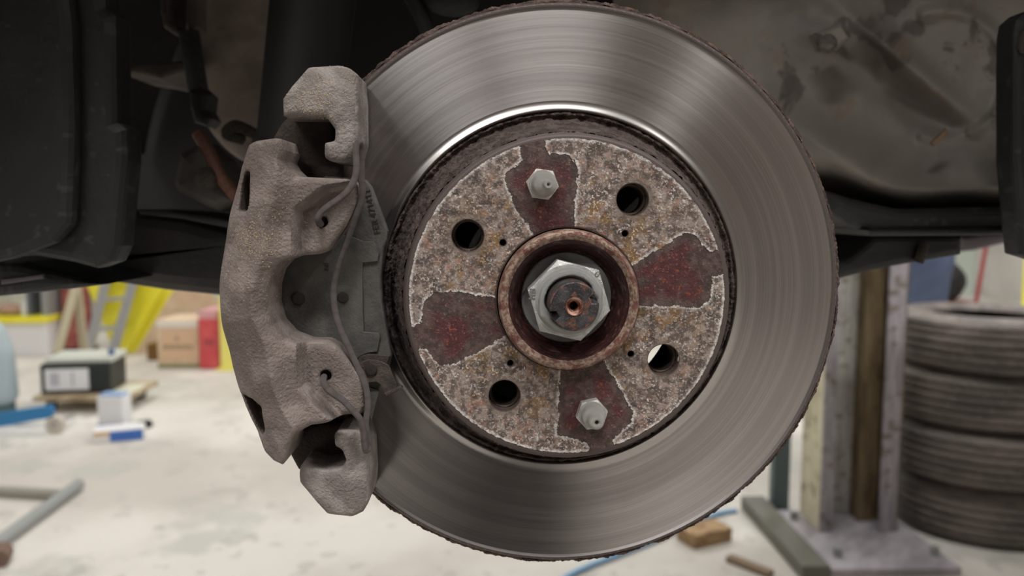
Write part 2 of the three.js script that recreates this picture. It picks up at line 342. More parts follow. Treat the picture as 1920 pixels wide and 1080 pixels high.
// hat face: rust crust where the wheel sat, dark oily fields between, traced on the plane of the face
const LUGS = [[1186, 374], [877, 442], [946, 742], [1244, 675]].map(([x, y]) => at(x, y, HUBZ));
const PINS = [[943, 455], [1172, 438], [1183, 664], [957, 681]].map(([x, y]) => at(x, y, HUBZ));
const FIELDS = [
  [[965, 235], [974, 273], [980, 303], [964, 314], [949, 322], [948, 343], [961, 377], [974, 401], [987, 416], [1000, 441], [1040, 470], [1076, 442], [1077, 422], [1078, 377], [1083, 331], [1081, 306], [1067, 293], [1040, 288], [1032, 291], [1021, 276], [1021, 235]],
  [[1175, 505], [1190, 496], [1223, 474], [1254, 456], [1284, 438], [1303, 441], [1315, 456], [1330, 473], [1349, 468], [1390, 462], [1390, 511], [1362, 513], [1336, 519], [1333, 548], [1330, 562], [1311, 578], [1292, 576], [1260, 573], [1216, 573], [1185, 571]],
  [[1052, 680], [1051, 697], [1049, 741], [1046, 792], [1043, 814], [1059, 820], [1078, 822], [1100, 831], [1106, 842], [1107, 880], [1158, 870], [1150, 839], [1149, 823], [1166, 808], [1183, 792], [1188, 773], [1175, 757], [1163, 729], [1147, 704], [1130, 675]],
  [[950, 565], [928, 560], [896, 554], [846, 546], [814, 548], [797, 562], [792, 587], [788, 608], [772, 614], [740, 608], [750, 668], [778, 660], [788, 652], [802, 655], [811, 669], [824, 685], [852, 683], [877, 669], [909, 653], [934, 638], [960, 625]],
].map((l) => polySDF(poly(l, HUBZ).map((p) => new THREE.Vector2(p.x, p.y - H))));
{
  const GN = 288, grid = new Float32Array((GN + 1) * (GN + 1));
  for (let j = 0; j <= GN; j++) for (let i = 0; i <= GN; i++) { const x = (i / GN - 0.5) * 0.144, y = (j / GN - 0.5) * 0.144; grid[j * (GN + 1) + i] = Math.min(...FIELDS.map((f) => f(x, y))); }
  const fieldAt = (u, v) => { const a = u * GN, b = v * GN, i = Math.min(GN - 1, Math.floor(a)), j = Math.min(GN - 1, Math.floor(b)), p = a - i, q = b - j, o = j * (GN + 1) + i; return lerp(lerp(grid[o], grid[o + 1], p), lerp(grid[o + GN + 1], grid[o + GN + 2], p), q); };
  const N = 1152, S = 0.144, hgt = new Float32Array(N * N), rgh = new Float32Array(N * N), lug2 = LUGS.map((p) => [p.x, p.y - H]);
  const col = tex(N, (u, v) => {
    const x = (u - 0.5) * S, y = (v - 0.5) * S, r = Math.hypot(x, y), o = Math.floor(v * N) * N + Math.floor(u * N);
    if (r > 0.0685 || r < 0.0285) return [90, 78, 74];
    const mm = (s) => [(x + 0.2) / s, (y + 0.2) / s];
    const nz = (s, oct, q, g = 0.6) => fbm2(...mm(s), oct, q, g);
    const fine = nz(0.0007, 3, 301, 0.75), mid = nz(0.0022, 4, 303), big = nz(0.009, 4, 305), ragged = nz(0.0016, 4, 309, 0.7) - 0.5;
    let d = fieldAt(u, v) + ragged * 0.0024;
    const rimD = 0.0662 + ragged * 0.0010 - r;                                  // distance in from the ragged outer border of the crust
    const dc = Math.min(d, rimD);
    if (dc > 0) {                                                               // crust
      let c = mix3([100, 88, 83], [152, 138, 130], sstep(0.32, 0.68, mid));
      c = mix3(c, [164, 116, 97], sstep(0.54, 0.72, nz(0.0016, 3, 307)) * sstep(0.40, 0.65, big) * 0.6);
      c = mix3(c, [130, 98, 60], sstep(0.5, 0.68, nz(0.005, 4, 311)) * sstep(0.068, 0.036, r) * 0.7);
      c = mix3(c, [74, 66, 62], sstep(0.56, 0.68, nz(0.004, 5, 313, 0.7)) * 0.75);
      c = mix3(c, [210, 203, 197], sstep(0.56, 0.72, fine) * (0.5 + 0.5 * sstep(0.45, 0.7, nz(0.006, 3, 315))));
      const edge = sstep(0.0017 + ragged * 0.0022, 0.0003, dc) * sstep(0.22, 0.45, nz(0.003, 3, 317));
      c = mix3(c, [214, 210, 206], edge * (0.55 + 0.45 * sstep(0.35, 0.6, fine)));
      for (const [a, b] of lug2) { const q = Math.hypot(x - a, y - b); c = mix3(c, [120, 108, 100], sstep(0.0098, 0.0076, q) * 0.6); }
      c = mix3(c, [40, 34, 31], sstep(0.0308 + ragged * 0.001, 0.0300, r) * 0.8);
      hgt[o] = 0.55 + 0.30 * fine + 0.2 * mid + 0.12 * edge; rgh[o] = 0.92; return c;
    }
    let c = mix3([70, 57, 54], [96, 78, 74], sstep(0.3, 0.7, mid));
    const red = sstep(0.062, 0.052, r) * sstep(-0.0012, -0.005, d) * sstep(0.34, 0.56, big);
    c = mix3(c, mix3([58, 34, 37], [106, 50, 52], fine), 0.75 * red);
    c = mix3(c, [150, 80, 56], sstep(0.68, 0.78, nz(0.0013, 3, 321)) * red * 0.8);
    c = mix3(c, [170, 150, 146], sstep(0.68, 0.8, fine) * 0.5);
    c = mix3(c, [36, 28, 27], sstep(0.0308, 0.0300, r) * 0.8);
    hgt[o] = 0.18 + 0.22 * fine + 0.12 * mid; rgh[o] = 0.62 - 0.1 * red; return c;
  });
  const px = (a) => (u, v) => a[Math.floor(v * N) * N + Math.floor(u * N)];
  const hT = tex(N, px(hgt), false), rT = tex(N, px(rgh), false);
  for (const t of [col, hT, rT]) { t.repeat.set(1 / S, 1 / S); t.offset.set(0.5, 0.5); t.wrapS = t.wrapT = THREE.ClampToEdgeWrapping; }
  const hatM = new THREE.MeshPhysicalMaterial({ map: col, bumpMap: hT, bumpScale: 0.0011, roughnessMap: rT, roughness: 1, metalness: 0.0, specularIntensity: 0.7 });
  const s = new THREE.Shape(); s.absarc(0, 0, 0.0668, 0, Math.PI * 2, false);
  s.holes.push(hole(0, 0, 0.0297)); for (const p of LUGS) s.holes.push(hole(p.x, p.y - H, 0.0066)); for (const p of PINS) s.holes.push(hole(p.x, p.y - H, 0.0013));
  const g = new THREE.ExtrudeGeometry(s, { depth: 0.0056, bevelEnabled: true, bevelThickness: 0.0004, bevelSize: 0.0004, bevelOffset: -0.0004, bevelSegments: 2, curveSegments: 64 }).translate(0, 0, HUBZ - 0.006);
  part('hat_face', g, hatM, disc, 'rust crusted hat face with four dark red oily fields and drilled holes');
}

// ------------------------------------------------------------------ wheel hub
const hub = thing('wheel_hub', 'rusty wheel hub with raised pilot ring in the middle of the disc', 'wheel hub', null, C);
{
  const ringT = tex(512, (u, v) => {                 // u across the ring profile, v round it
    const n = fbm2(u * 40, v * 160, 4, 401, 0.65), k = fbm2(u * 90, v * 400, 3, 405, 0.7);
    let c = mix3([120, 94, 82], [168, 146, 130], sstep(0.3, 0.65, n));
    c = mix3(c, [104, 58, 52], sstep(0.52, 0.66, fbm2(u * 25, v * 60, 4, 409)) * 0.7);
    return mix3(c, [206, 196, 186], sstep(0.66, 0.8, k) * 0.6);
  });
  const greaseT = tex(512, (u, v) => {
    const n = fbm2(u * 30, v * 90, 4, 411, 0.65), k = fbm2(u * 120, v * 420, 3, 415, 0.7);
    let c = mix3([38, 22, 22], [70, 38, 36], sstep(0.3, 0.7, n));
    c = mix3(c, [122, 104, 98], sstep(0.60, 0.68, fbm2(u * 16, v * 50, 5, 421, 0.65)) * 0.55);
    return mix3(c, [150, 48, 56], sstep(0.67, 0.78, k) * 0.8);
  });
  const ringM = new THREE.MeshPhysicalMaterial({ map: ringT, roughness: 0.6, metalness: 0.35, bumpMap: sized(grainT, 0.3), bumpScale: 0.0003 });
  const greaseM = new THREE.MeshPhysicalMaterial({ map: greaseT, roughness: 0.45, metalness: 0.0, bumpMap: sized(lumpT, 0.3), bumpScale: 0.0005 });
  const p1 = rounded([[0.0292, 0.020], [0.0292, 0.0402], [0.0284, 0.0424], [0.0266, 0.0428], [0.0250, 0.0414]], 0.0007, 3);
  part('pilot_ring', revolve(p1, 180, null, 22, 1), ringM, hub, 'worn raised ring with bare steel and rust');
  const p2 = rounded([[0.0250, 0.0414], [0.0236, 0.0386], [0.0222, 0.0335], [0.0205, 0.0292], [0.0188, 0.0278], [0.0100, 0.0278]], 0.0012, 3);
  part('hub_bore', revolve(p2, 180, null, 30, 1), greaseM, hub, 'dark red greasy hollow');
  // flange behind the disc hat with threaded wheel bolt holes
  const s = new THREE.Shape(); s.absarc(0, 0, 0.0645, 0, Math.PI * 2, false);
  for (const p of LUGS) s.holes.push(hole(p.x, p.y - H, 0.0062));
  part('flange', new THREE.ExtrudeGeometry(s, { depth: 0.010, bevelEnabled: false, curveSegments: 48 }).translate(0, 0, HUBZ - 0.0165), hatSideM, hub);
  const th = []; for (let i = 0; i <= 22; i++) th.push([0.0062 - (i % 2) * 0.0006, HUBZ - 0.0165 + 0.010 * i / 22]);
  const threadM = plain(0x6d5d50, 0.5, 0.5);
  for (const p of LUGS) part('bolt_thread', revolve(th.slice().reverse(), 40, null, 1, 1).translate(p.x, p.y - H, 0), threadM, hub, 'threaded wheel bolt hole');
  part('bearing_carrier', new THREE.CylinderGeometry(0.036, 0.042, 0.05, 40, 1, false).rotateX(Math.PI / 2).translate(0, 0, -0.008), hatSideM, hub);
}

{
  const ds = thing('dust_shield', 'black sheet dust shield behind the disc', 'shield', null, C), s = new THREE.Shape(), A0 = 0.25 * Math.PI, A1 = 1.62 * Math.PI;
  s.absarc(0, 0, 0.112, A0, A1, false); s.absarc(0, 0, 0.047, A1, A0, true);
  part('plate', new THREE.ExtrudeGeometry(s, { depth: 0.0012, bevelEnabled: false, curveSegments: 48 }).translate(0, 0, -0.046), blackM, ds);
}

// ------------------------------------------------------------------ stub axle and its nut
const HX = [[1046, 487], [1124, 509], [1147, 584], [1089, 644], [1009, 625], [987, 543]];
const nutAng = Math.atan2(at(1046, 487, 0.043).y - H, at(1046, 487, 0.043).x);
function hexPrism(r, z0, z1, ang, ch) {             // chamfered hexagon: the corners are cut by a cone as on a real nut
  const seg = 96, pos = [], idx = [], ring = (z, cap) => { const b = pos.length / 3; for (let i = 0; i < seg; i++) { const t = i / seg * Math.PI * 2, a = ((t % (Math.PI / 3)) + Math.PI / 3) % (Math.PI / 3) - Math.PI / 6, q = Math.min(cap, r * Math.cos(Math.PI / 6) / Math.cos(a)); const w = t + ang - Math.PI / 6 + Math.PI / 6; pos.push(q * Math.cos(w), q * Math.sin(w), z); } return b; };
  const rows = [ring(z0, 9), ring(z1 - ch, 9)]; for (let k = 1; k <= 4; k++) rows.push(ring(z1 - ch + ch * k / 4, r - (r - r * 0.86) * k / 4)); rows.push(ring(z1, r * 0.5));
  for (let k = 0; k < rows.length - 1; k++) for (let i = 0; i < seg; i++) { const a = rows[k] + i, b = rows[k] + (i + 1) % seg, c = rows[k + 1] + i, d = rows[k + 1] + (i + 1) % seg; idx.push(a, b, d, a, d, c); }
  const g = new THREE.BufferGeometry(); g.setAttribute('position', new THREE.Float32BufferAttribute(pos, 3)); g.setIndex(idx);
  const n = skewUV(g.toNonIndexed()); n.computeVertexNormals(); return n;
}
{
  const nut = thing('axle_nut', 'big silver hexagonal axle nut staked onto the shaft end', 'nut', null, C);
  part('hexagon', hexPrism(0.0174, 0.0300, 0.0432, nutAng, 0.0012), zincM, nut);
  part('washer_flange', revolve(rounded([[0.0192, 0.0280], [0.0192, 0.0298], [0.0184, 0.0305], [0.0120, 0.0305]], 0.0005), 96, null, 20, 4), zincM, nut, 'round flange under the hexagon');
  const collar = rounded([[0.0140, 0.0430], [0.0136, 0.0440], [0.0128, 0.0446], [0.0126, 0.0478], [0.0118, 0.0488], [0.0108, 0.0486], [0.0105, 0.0470], [0.0105, 0.0380]], 0.0006, 3);
  const dent = (t) => Math.exp(-Math.pow(Math.atan2(Math.sin(t - 3.58), Math.cos(t - 3.58)) / 0.22, 2)) + Math.exp(-Math.pow(Math.atan2(Math.sin(t - 0.36), Math.cos(t - 0.36)) / 0.22, 2));
  part('collar', revolve(collar, 160, (t, i) => (i > 4 ? 0.0004 * (fbm2(300 + Math.cos(t) * 20, 300 + Math.sin(t) * 20 + i, 3, 431) - 0.5) : 0) - (i > 8 && i < 22 ? 0.0012 * dent(t) : 0), 20, 4), zincM, nut, 'thin crimped collar');
  stamp('HB', 998, 551, 0.0433, 0.0026, 1.48, plain(0x8c8c88, 0.5, 0.6), nut);
  stamp('O', 1120, 514, 0.0433, 0.0022, -0.7, plain(0x8c8c88, 0.5, 0.6), nut);
}
{
  const stub = thing('stub_axle', 'dark threaded shaft end with centre drilling poking through the axle nut', 'axle', null, C);
  const tipT = tex(512, (u, v) => {
    const n = fbm(u, v, 5, 5, 441, 0.6), k = fbm(u, v, 9, 5, 447, 0.65);
    let c = mix3([60, 58, 60], [86, 84, 88], sstep(0.35, 0.65, n)); c = mix3(c, [132, 88, 72], sstep(0.54, 0.64, k) * 0.8); return mix3(c, [150, 138, 132], sstep(0.66, 0.76, fbm(u, v, 60, 3, 449)) * 0.6);
  });
  const tipM = new THREE.MeshPhysicalMaterial({ map: sized(tipT, 0.022), roughness: 0.45, metalness: 0.5, bumpMap: sized(grainT, 0.02), bumpScale: 0.0002 });
  const R = 0.0096, s = new THREE.Shape(), notch = [3.58, 0.36], half = 0.20, n = 96;
  for (let i = 0; i < n; i++) {
    const t = i / n * Math.PI * 2, w = notch.some((a) => Math.abs(Math.atan2(Math.sin(t - a), Math.cos(t - a))) < half);
    const r = w ? R * 0.72 : R; i ? s.lineTo(r * Math.cos(t), r * Math.sin(t)) : s.moveTo(r, 0);
  }
  s.closePath(); s.holes.push(hole(0, 0, 0.0030));
  part('shaft', new THREE.ExtrudeGeometry(s, { depth: 0.0334, bevelEnabled: true, bevelThickness: 0.0006, bevelSize: 0.0006, bevelOffset: -0.0006, bevelSegments: 2, curveSegments: 24 }).translate(0, 0, 0.0286), tipM, stub);
  const dimple = revolve(rounded([[0.0036, 0.0628], [0.0034, 0.0632], [0.0028, 0.0626], [0.0017, 0.0600], [0.0015, 0.0540], [0.0002, 0.0535]], 0.0003, 2), 40, null, 100, 1);
  part('centre_hole', dimple, M({ map: mottle([92, 46, 32], [196, 160, 140], 6, 451, [214, 190, 176], 0.25), mapSize: 0.5, roughness: 0.7 }), stub, 'rusty centre drilling');
  // outer joint and drive shaft behind the hub
  part('outer_joint', revolve([[0.030, -0.040], [0.036, -0.060], [0.044, -0.075], [0.045, -0.105], [0.030, -0.125], [0.014, -0.135], [0.0125, -0.50]].reverse(), 48, null, 4, 1), plain(0x1c1b1b, 0.6), stub, 'black joint boot and shaft');
}
// two locating pins with hexagonal foot
[[1018, 345, 0.042, 0.9, [0.0018, 0.0022], 'short silver locating pin with hexagonal foot in the upper dark field of the disc', 1], [1111, 779, 0.041, 1.25, [0.0002, 0], 'silver round-nosed locating pin with hexagonal foot in the lower dark field of the disc', 0]].forEach(([px, py, z, ang, lean, label, short]) => {
  const p = at(px, py, z - 0.001); p.z = HUBZ - 0.0004;
  const t = thing('locating_pin', label, 'pin', 'locating pins on the disc', p);
  part('hexagon', hexPrism(0.0068, 0, 0.0048, ang, 0.0007), boltM, t);
  const prof = short ? [[0.0056, 0.0046], [0.0056, 0.0052], [0.0050, 0.0056], [0.0046, 0.0085], [0.0030, 0.0102], [0.0019, 0.0108], [0.0018, 0.0128], [0.0014, 0.0133], [0.0007, 0.0131], [0.0005, 0.0122], [0.0001, 0.0120]]
    : [[0.0056, 0.0046], [0.0056, 0.0052], [0.0049, 0.0055], [0.0047, 0.0100], [0.0034, 0.0120], [0.0032, 0.0160], [0.0026, 0.0172], [0.0017, 0.0176], [0.0009, 0.0172], [0.0007, 0.0150], [0.0001, 0.0149]];
  const g = revolve(rounded(prof, 0.0006, 3), 48, null, 40, 1), q = g.attributes.position;
  for (let i = 0; i < q.count; i++) { const k = Math.max(0, q.getZ(i) - 0.005) / 0.008; q.setX(i, q.getX(i) + lean[0] * k); q.setY(i, q.getY(i) - lean[1] * k * 0.2); }
  part('shank', g, boltM, t);
});

// ------------------------------------------------------------------ brake caliper (casting, one continuous body)
const tint = (g, fn) => { const p = g.attributes.position, c = new Float32Array(p.count * 3); for (let i = 0; i < p.count; i++) { const k = fn(p.getX(i), p.getY(i), p.getZ(i)); c[3 * i] = k[0]; c[3 * i + 1] = k[1]; c[3 * i + 2] = k[2]; } g.setAttribute('color', new THREE.BufferAttribute(c, 3)); return g; };
// grains of tan road grit stuck to a casting: [centre, radius, how many]
function grit(g, parent, patches) {
  const p = g.attributes.position, spots = [];
  for (const [c, r, n] of patches) {
    const near = []; for (let t = 0; t < p.count; t += 3) if (p.getZ(t) > 0.02 && Math.hypot(p.getX(t) - c.x, (p.getY(t) - c.y) * 1.3) < r * (0.45 + 0.75 * rnd())) near.push(t);
    for (let k = 0; k < n && near.length; k++) { const t = near[Math.floor(rnd() * near.length)], a = rnd(), b = (1 - a) * rnd(), e = 1 - a - b; spots.push(V(a * p.getX(t) + b * p.getX(t + 1) + e * p.getX(t + 2), a * p.getY(t) + b * p.getY(t + 1) + e * p.getY(t + 2), a * p.getZ(t) + b * p.getZ(t + 1) + e * p.getZ(t + 2))); }
  }
  const m = new THREE.InstancedMesh(new THREE.IcosahedronGeometry(1, 0), plain(0xb5a488, 0.9), spots.length), q = new THREE.Quaternion(), M4 = new THREE.Matrix4();
  spots.forEach((v, i) => { const k = 0.00014 + 0.00022 * rnd() * rnd(); q.setFromEuler(new THREE.Euler(rnd() * 6, rnd() * 6, rnd() * 6)); m.setMatrixAt(i, M4.compose(v, q, V(k, k * (0.7 + 0.6 * rnd()), k))); });
  m.name = 'road_grit'; m.castShadow = m.receiveShadow = true; m.userData = { kind: 'stuff', label: 'tan grains of road grit' }; parent.add(m);
}
const CZ = 0.042;                                    // depth of the outlines of the caliper's outer side
const calOuter = [[508, 266], [536, 264], [540, 284], [533, 302], [541, 316], [557, 331], [605, 333], [652, 335], [663, 346], [665, 380], [640, 425], [606, 472], [590, 479], [553, 482], [528, 491], [511, 511], [503, 540], [502, 575], [511, 608], [534, 634], [567, 647], [604, 648], [622, 659], [645, 685], [668, 716], [677, 738], [678, 773], [671, 786], [625, 789], [610, 794], [583, 797], [560, 807], [552, 818], [547, 840], [542, 853], [524, 850], [504, 839], [485, 806], [454, 732], [437, 686], [425, 623], [420, 573], [419, 537], [423, 454], [435, 400], [442, 375], [458, 317], [469, 292], [477, 276], [491, 271]];
const calBack = calOuter.filter(([x, y]) => !(x > 500 && x < 630 && y > 480 && y < 650));
const ridge = [[528, 240], [527, 300], [524, 340], [520, 375], [506, 417], [504, 440], [503, 475], [488, 515], [480, 545], [482, 590], [506, 640], [512, 670], [520, 715], [537, 761], [556, 792], [562, 860]];
const fingerUp = [[549, 421], [553, 392], [606, 352], [668, 338], [690, 380], [620, 500], [553, 500]];
const fingerLow = [[560, 630], [620, 630], [700, 730], [700, 810], [640, 800], [622, 786], [560, 728], [558, 690]];
const toV = (l, z = CZ) => l.map(([px, py]) => { const p = at(px, py, typeof z === 'function' ? z(px, py) : z); return new THREE.Vector2(p.x, p.y - H); });
{
  const lean = (x, y) => (x < 500 || y > 830 ? 0.034 : CZ), P = polySDF(toV(calOuter, lean)), B = polySDF(toV(calBack, lean)), S = lineSide(toV(ridge)), U = polySDF(toV(fingerUp)), L = polySDF(toV(fingerLow));
  const lo = toV([[412, 860]])[0], hi = toV([[690, 255]])[0];
  const pk1 = polySDF(toV([[466, 330], [472, 322], [480, 324], [480, 390], [474, 397], [458, 396], [461, 350]], 0.034));
  const pk2 = polySDF(toV([[460, 738], [482, 742], [500, 754], [503, 800], [497, 812], [489, 806], [474, 772]], 0.036));
  const holes = [[600, 416], [607, 708]].map(([x, y]) => toV([[x, y]], 0.038)[0]);
  const g = nets(V(lo.x - 0.004, lo.y - 0.004, -0.078), V(hi.x + 0.004, hi.y + 0.004, 0.056), 0.0008, (x, y) => {
    const p = P(x, y), b = B(x, y), s = S(x, y), r = Math.hypot(x, y), u = U(x, y), l = L(x, y);
    const a = Math.abs(s);
    let f = s < 0 ? 0.0495 - 0.34 * a - a * a * 22 : 0.0495 - 0.0046 * sstep(0, 0.007, a) - 0.10 * Math.min(a, 0.03);
    f += 0.0006 * sstep(0.0025, 0, a);                                    // raised casting seam along the ridge
    f -= 0.0082 * sstep(0.0007, -0.0022, u) + 0.0082 * sstep(0.0007, -0.0022, l);
    f += 0.0012 * (fbm2(x * 90 + 50, y * 90 + 50, 3, 501) - 0.5);
    const k1 = pk1(x, y), k2 = pk2(x, y), hd = Math.min(...holes.map((h) => Math.hypot(x - h.x, y - h.y))) - 0.0024;
    const pocket = (z, k, zb) => Math.max(k, zb - z);
    return (z) => {
      const front = smax(smax(p, z - f, 0.0034), 0.0186 - z, 0.0015);
      const bridge = smax(smax(smax(p, z - f, 0.0034), 0.1325 - r, 0.002), -0.074 - z, 0.004);
      const rear = smax(smax(b, z + 0.041, 0.003), -0.074 - z, 0.006);
      let d = smin(smin(front, bridge, 0.003), rear, 0.003);
      d = smax(d, -pocket(z, k1, 0.0285), 0.002); d = smax(d, -pocket(z, k2, 0.0285), 0.002);
      d = smax(d, -pocket(z, hd, 0.028), 0.0008);
      return d;
    };
  });
  const cg = boxUV(g);
  const cal = thing('brake_caliper', 'dusty grey brown cast iron brake caliper with two fork fingers over the disc', 'brake caliper', null, C);
  part('body', cg, ironM, cal);
  grit(cg, cal, [[toV([[480, 452]], 0.045)[0], 0.010, 420], [toV([[478, 515]], 0.045)[0], 0.016, 160], [toV([[520, 400]], 0.047)[0], 0.012, 90]]);
}
// ------------------------------------------------------------------ caliper bracket with an ear above and below the caliper
{
  const EZ = 0.034;
  const top = [[573, 122], [633, 119], [651, 123], [665, 134], [669, 183], [670, 262], [661, 296], [646, 305], [617, 302], [606, 294], [606, 267], [626, 263], [627, 242], [615, 225], [608, 217], [527, 216], [526, 183], [542, 160]];
  const low = [[560, 875], [608, 885], [640, 880], [648, 866], [640, 845], [626, 838], [625, 815], [633, 809], [667, 811], [677, 818], [687, 848], [690, 915], [688, 950], [679, 965], [660, 971], [612, 968], [594, 950], [558, 911], [556, 892]];
  const T = polySDF(toV(top, EZ)), L = polySDF(toV(low, EZ));
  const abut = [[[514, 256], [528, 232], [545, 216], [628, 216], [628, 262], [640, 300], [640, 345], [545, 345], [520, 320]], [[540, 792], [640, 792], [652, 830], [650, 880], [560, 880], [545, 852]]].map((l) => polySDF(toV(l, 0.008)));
  const arm = polySDF(toV([[560, 190], [650, 190], [610, 330], [565, 560], [605, 800], [670, 900], [580, 930], [500, 700], [470, 560], [505, 380]], EZ));
  const rT = lineSide(toV([[633, 100], [634, 130], [640, 220], [646, 320]], EZ)), rL = lineSide(toV([[640, 800], [648, 862], [655, 920], [660, 990]], EZ));
  const lo = toV([[480, 985]], EZ)[0], hi = toV([[700, 105]], EZ)[0];
  const diag = toV([[527, 217], [640, 300]], EZ);
  const g = nets(V(lo.x - 0.012, lo.y - 0.004, -0.097), V(hi.x + 0.006, hi.y + 0.006, 0.042), 0.00095, (x, y) => {
    const a = T(x, y), b = L(x, y), e = arm(x, y), r = Math.hypot(x, y), s1 = rT(x, y), s2 = rL(x, y);
    const yt = (diag[0].y - y), top = y > 0;
    let f = EZ + 0.0008 - (top ? 0.28 * Math.max(0, s1) + 0.10 * Math.max(0, -s1) : 0.45 * Math.max(0, s2) + 0.14 * Math.max(0, -s2));
    if (top) f -= 0.30 * Math.max(0, y - diag[0].y - 0.012);                 // upper part leans back and faces up
    else f += 0.0;
    f += 0.0010 * (fbm2(x * 90 + 70, y * 90 + 70, 3, 521) - 0.5);
    return (z) => {
      const clear = z > 0.0018 || z < -0.04 ? -1 : 0.1335 - r;                             // stays clear of the disc
      let q = smax(Math.min(smax(smax(a, z - f, 0.0034), -0.090 - z, 0.002), smax(smax(b, z - f, 0.0032), -0.090 - z, 0.002)), clear, 0.001);
      q = smin(q, smax(smax(e, z + 0.077, 0.003), -0.092 - z, 0.003), 0.003);
      return q;
    };
  });
  const bg = boxUV(g);
  const br = thing('caliper_bracket', 'grey cast caliper bracket with hooked ears above and below the caliper', 'bracket', null, C);
  part('casting', bg, carrierM, br);
  grit(bg, br, [[toV([[588, 188]], EZ)[0], 0.011, 520], [toV([[625, 150]], EZ)[0], 0.012, 120]]);
  const gapShadeM = M({ map: mottle([46, 38, 34], [66, 55, 49], 6, 535), mapSize: 0.05, roughness: 0.85, bumpMap: grainT, bumpScale: 0.0004, bumpSize: 0.03 });  // dark brown puts the shade between ears and caliper into the colour
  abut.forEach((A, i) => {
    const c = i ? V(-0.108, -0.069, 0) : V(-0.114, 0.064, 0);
    part('pad_abutment', nets(c.clone().add(V(-0.028, -0.026, -0.05)), c.clone().add(V(0.03, 0.026, 0.014)), 0.001, (x, y) => { const q = A(x, y), r = Math.hypot(x, y); return (z) => smax(smax(smax(q, z - 0.010, 0.003), -0.045 - z, 0.002), z > 0.0018 ? -1 : 0.1335 - r, 0.001); }), gapShadeM, br, 'pad guide with the shade of the gap painted in as dark brown');
  });
}
// ------------------------------------------------------------------ outer brake pad
{
  const pad = thing('brake_pad', 'grey outer brake pad stamped FER between caliper and disc', 'brake pad', null, C);
  const PZ = 0.0170;
  const outline = [[676, 334], [685, 337], [696, 350], [727, 433], [725, 450], [718, 470], [715, 520], [717, 569], [725, 617], [734, 668], [728, 690], [706, 742], [690, 760], [640, 770], [560, 750], [480, 650], [462, 560], [476, 470], [540, 375], [610, 330]];
  const lining = [[676, 350], [690, 360], [716, 440], [706, 500], [708, 580], [722, 660], [700, 735], [640, 750], [560, 735], [495, 640], [480, 560], [492, 480], [550, 390], [620, 345]];
  part('lining', slab(toV(lining, 0.008), 0.0006, 0.0115, 0.0008), liningM, pad, 'dark friction lining');
  part('backing_plate', slab(toV(outline, PZ), 0.0115, PZ, 0.0009), padM, pad, 'grey steel backing plate');
  const SZ = PZ + 0.0012;
  const shim = [[560, 425], [664, 445], [680, 452], [700, 453], [705, 460], [711, 476], [708, 491], [680, 493], [679, 520], [682, 622], [711, 624], [713, 632], [707, 660], [690, 662], [676, 668], [662, 680], [560, 690], [500, 640], [486, 560], [498, 480]];
  part('shim', slab(toV(shim, SZ), PZ, SZ, 0.0004), shimM, pad, 'thin grey shim plate');
  const rv = (px, py, r, z) => { const p = toV([[px, py]], z)[0]; return revolve(rounded([[r, 0], [r, 0.0009], [r * 0.7, 0.0013], [0.0002, 0.0014]], 0.0004), 32, null, 40, 1).translate(p.x, p.y, z); };
  part('rivet', rv(643, 558, 0.0025, SZ), clipM, pad); part('rivet', rv(560, 560, 0.0030, SZ), clipM, pad);
  const clip = slab(toV([[668, 690], [674, 680], [690, 674], [710, 676], [729, 685], [738, 708], [747, 724], [754, 725], [752, 731], [722, 744], [713, 722], [706, 717], [690, 718], [676, 716]], 0.021), 0.0196, 0.0209, 0.0004);
  const cp = part('wear_clip', clip, clipM, pad, 'dark bent metal wear clip');
  part('clip_lip', slab(toV([[722, 744], [752, 731], [755, 727], [752, 724], [720, 738]], 0.023), 0.0200, 0.0228, 0.0005), clipM, cp);
  part('clip_rivet', rv(696, 693, 0.0026, 0.0208), clipM, cp);
  part('clip_base', slab(toV([[662, 684], [676, 668], [690, 663], [732, 666], [726, 682], [700, 678], [680, 684], [670, 700]], 0.018), 0.0171, 0.0192, 0.0004), clipM, cp);
  part('clip_tail', slab(toV([[690, 724], [712, 733], [704, 760], [696, 790], [690, 770]], 0.018), 0.0168, 0.0182, 0.0004), padM, cp);
  // stamped number, read upward along the sloping edge
  const a = at(710, 446, PZ), b = at(687, 352, PZ), ang = Math.atan2(b.y - a.y, b.x - a.x);
  stamp('FER 471411', 698, 398, PZ + 0.00012, 0.0027, ang, stampM, pad, 0.0002);
  stamp('JPZ', 611, 500, SZ + 0.0001, 0.0018, -Math.PI / 2, plain(0x3a3836, 0.8), pad, 0.0002).scale.set(1, 1, 1);
  const inner = thing('brake_pad', 'inner brake pad behind the disc', 'brake pad', null, C);
  part('lining', slab(toV(lining, -0.03), -0.0335, -0.0226, 0.0008), liningM, inner);
  part('backing_plate', slab(toV(outline, -0.03), -0.0395, -0.0335, 0.0009), padM, inner);
}
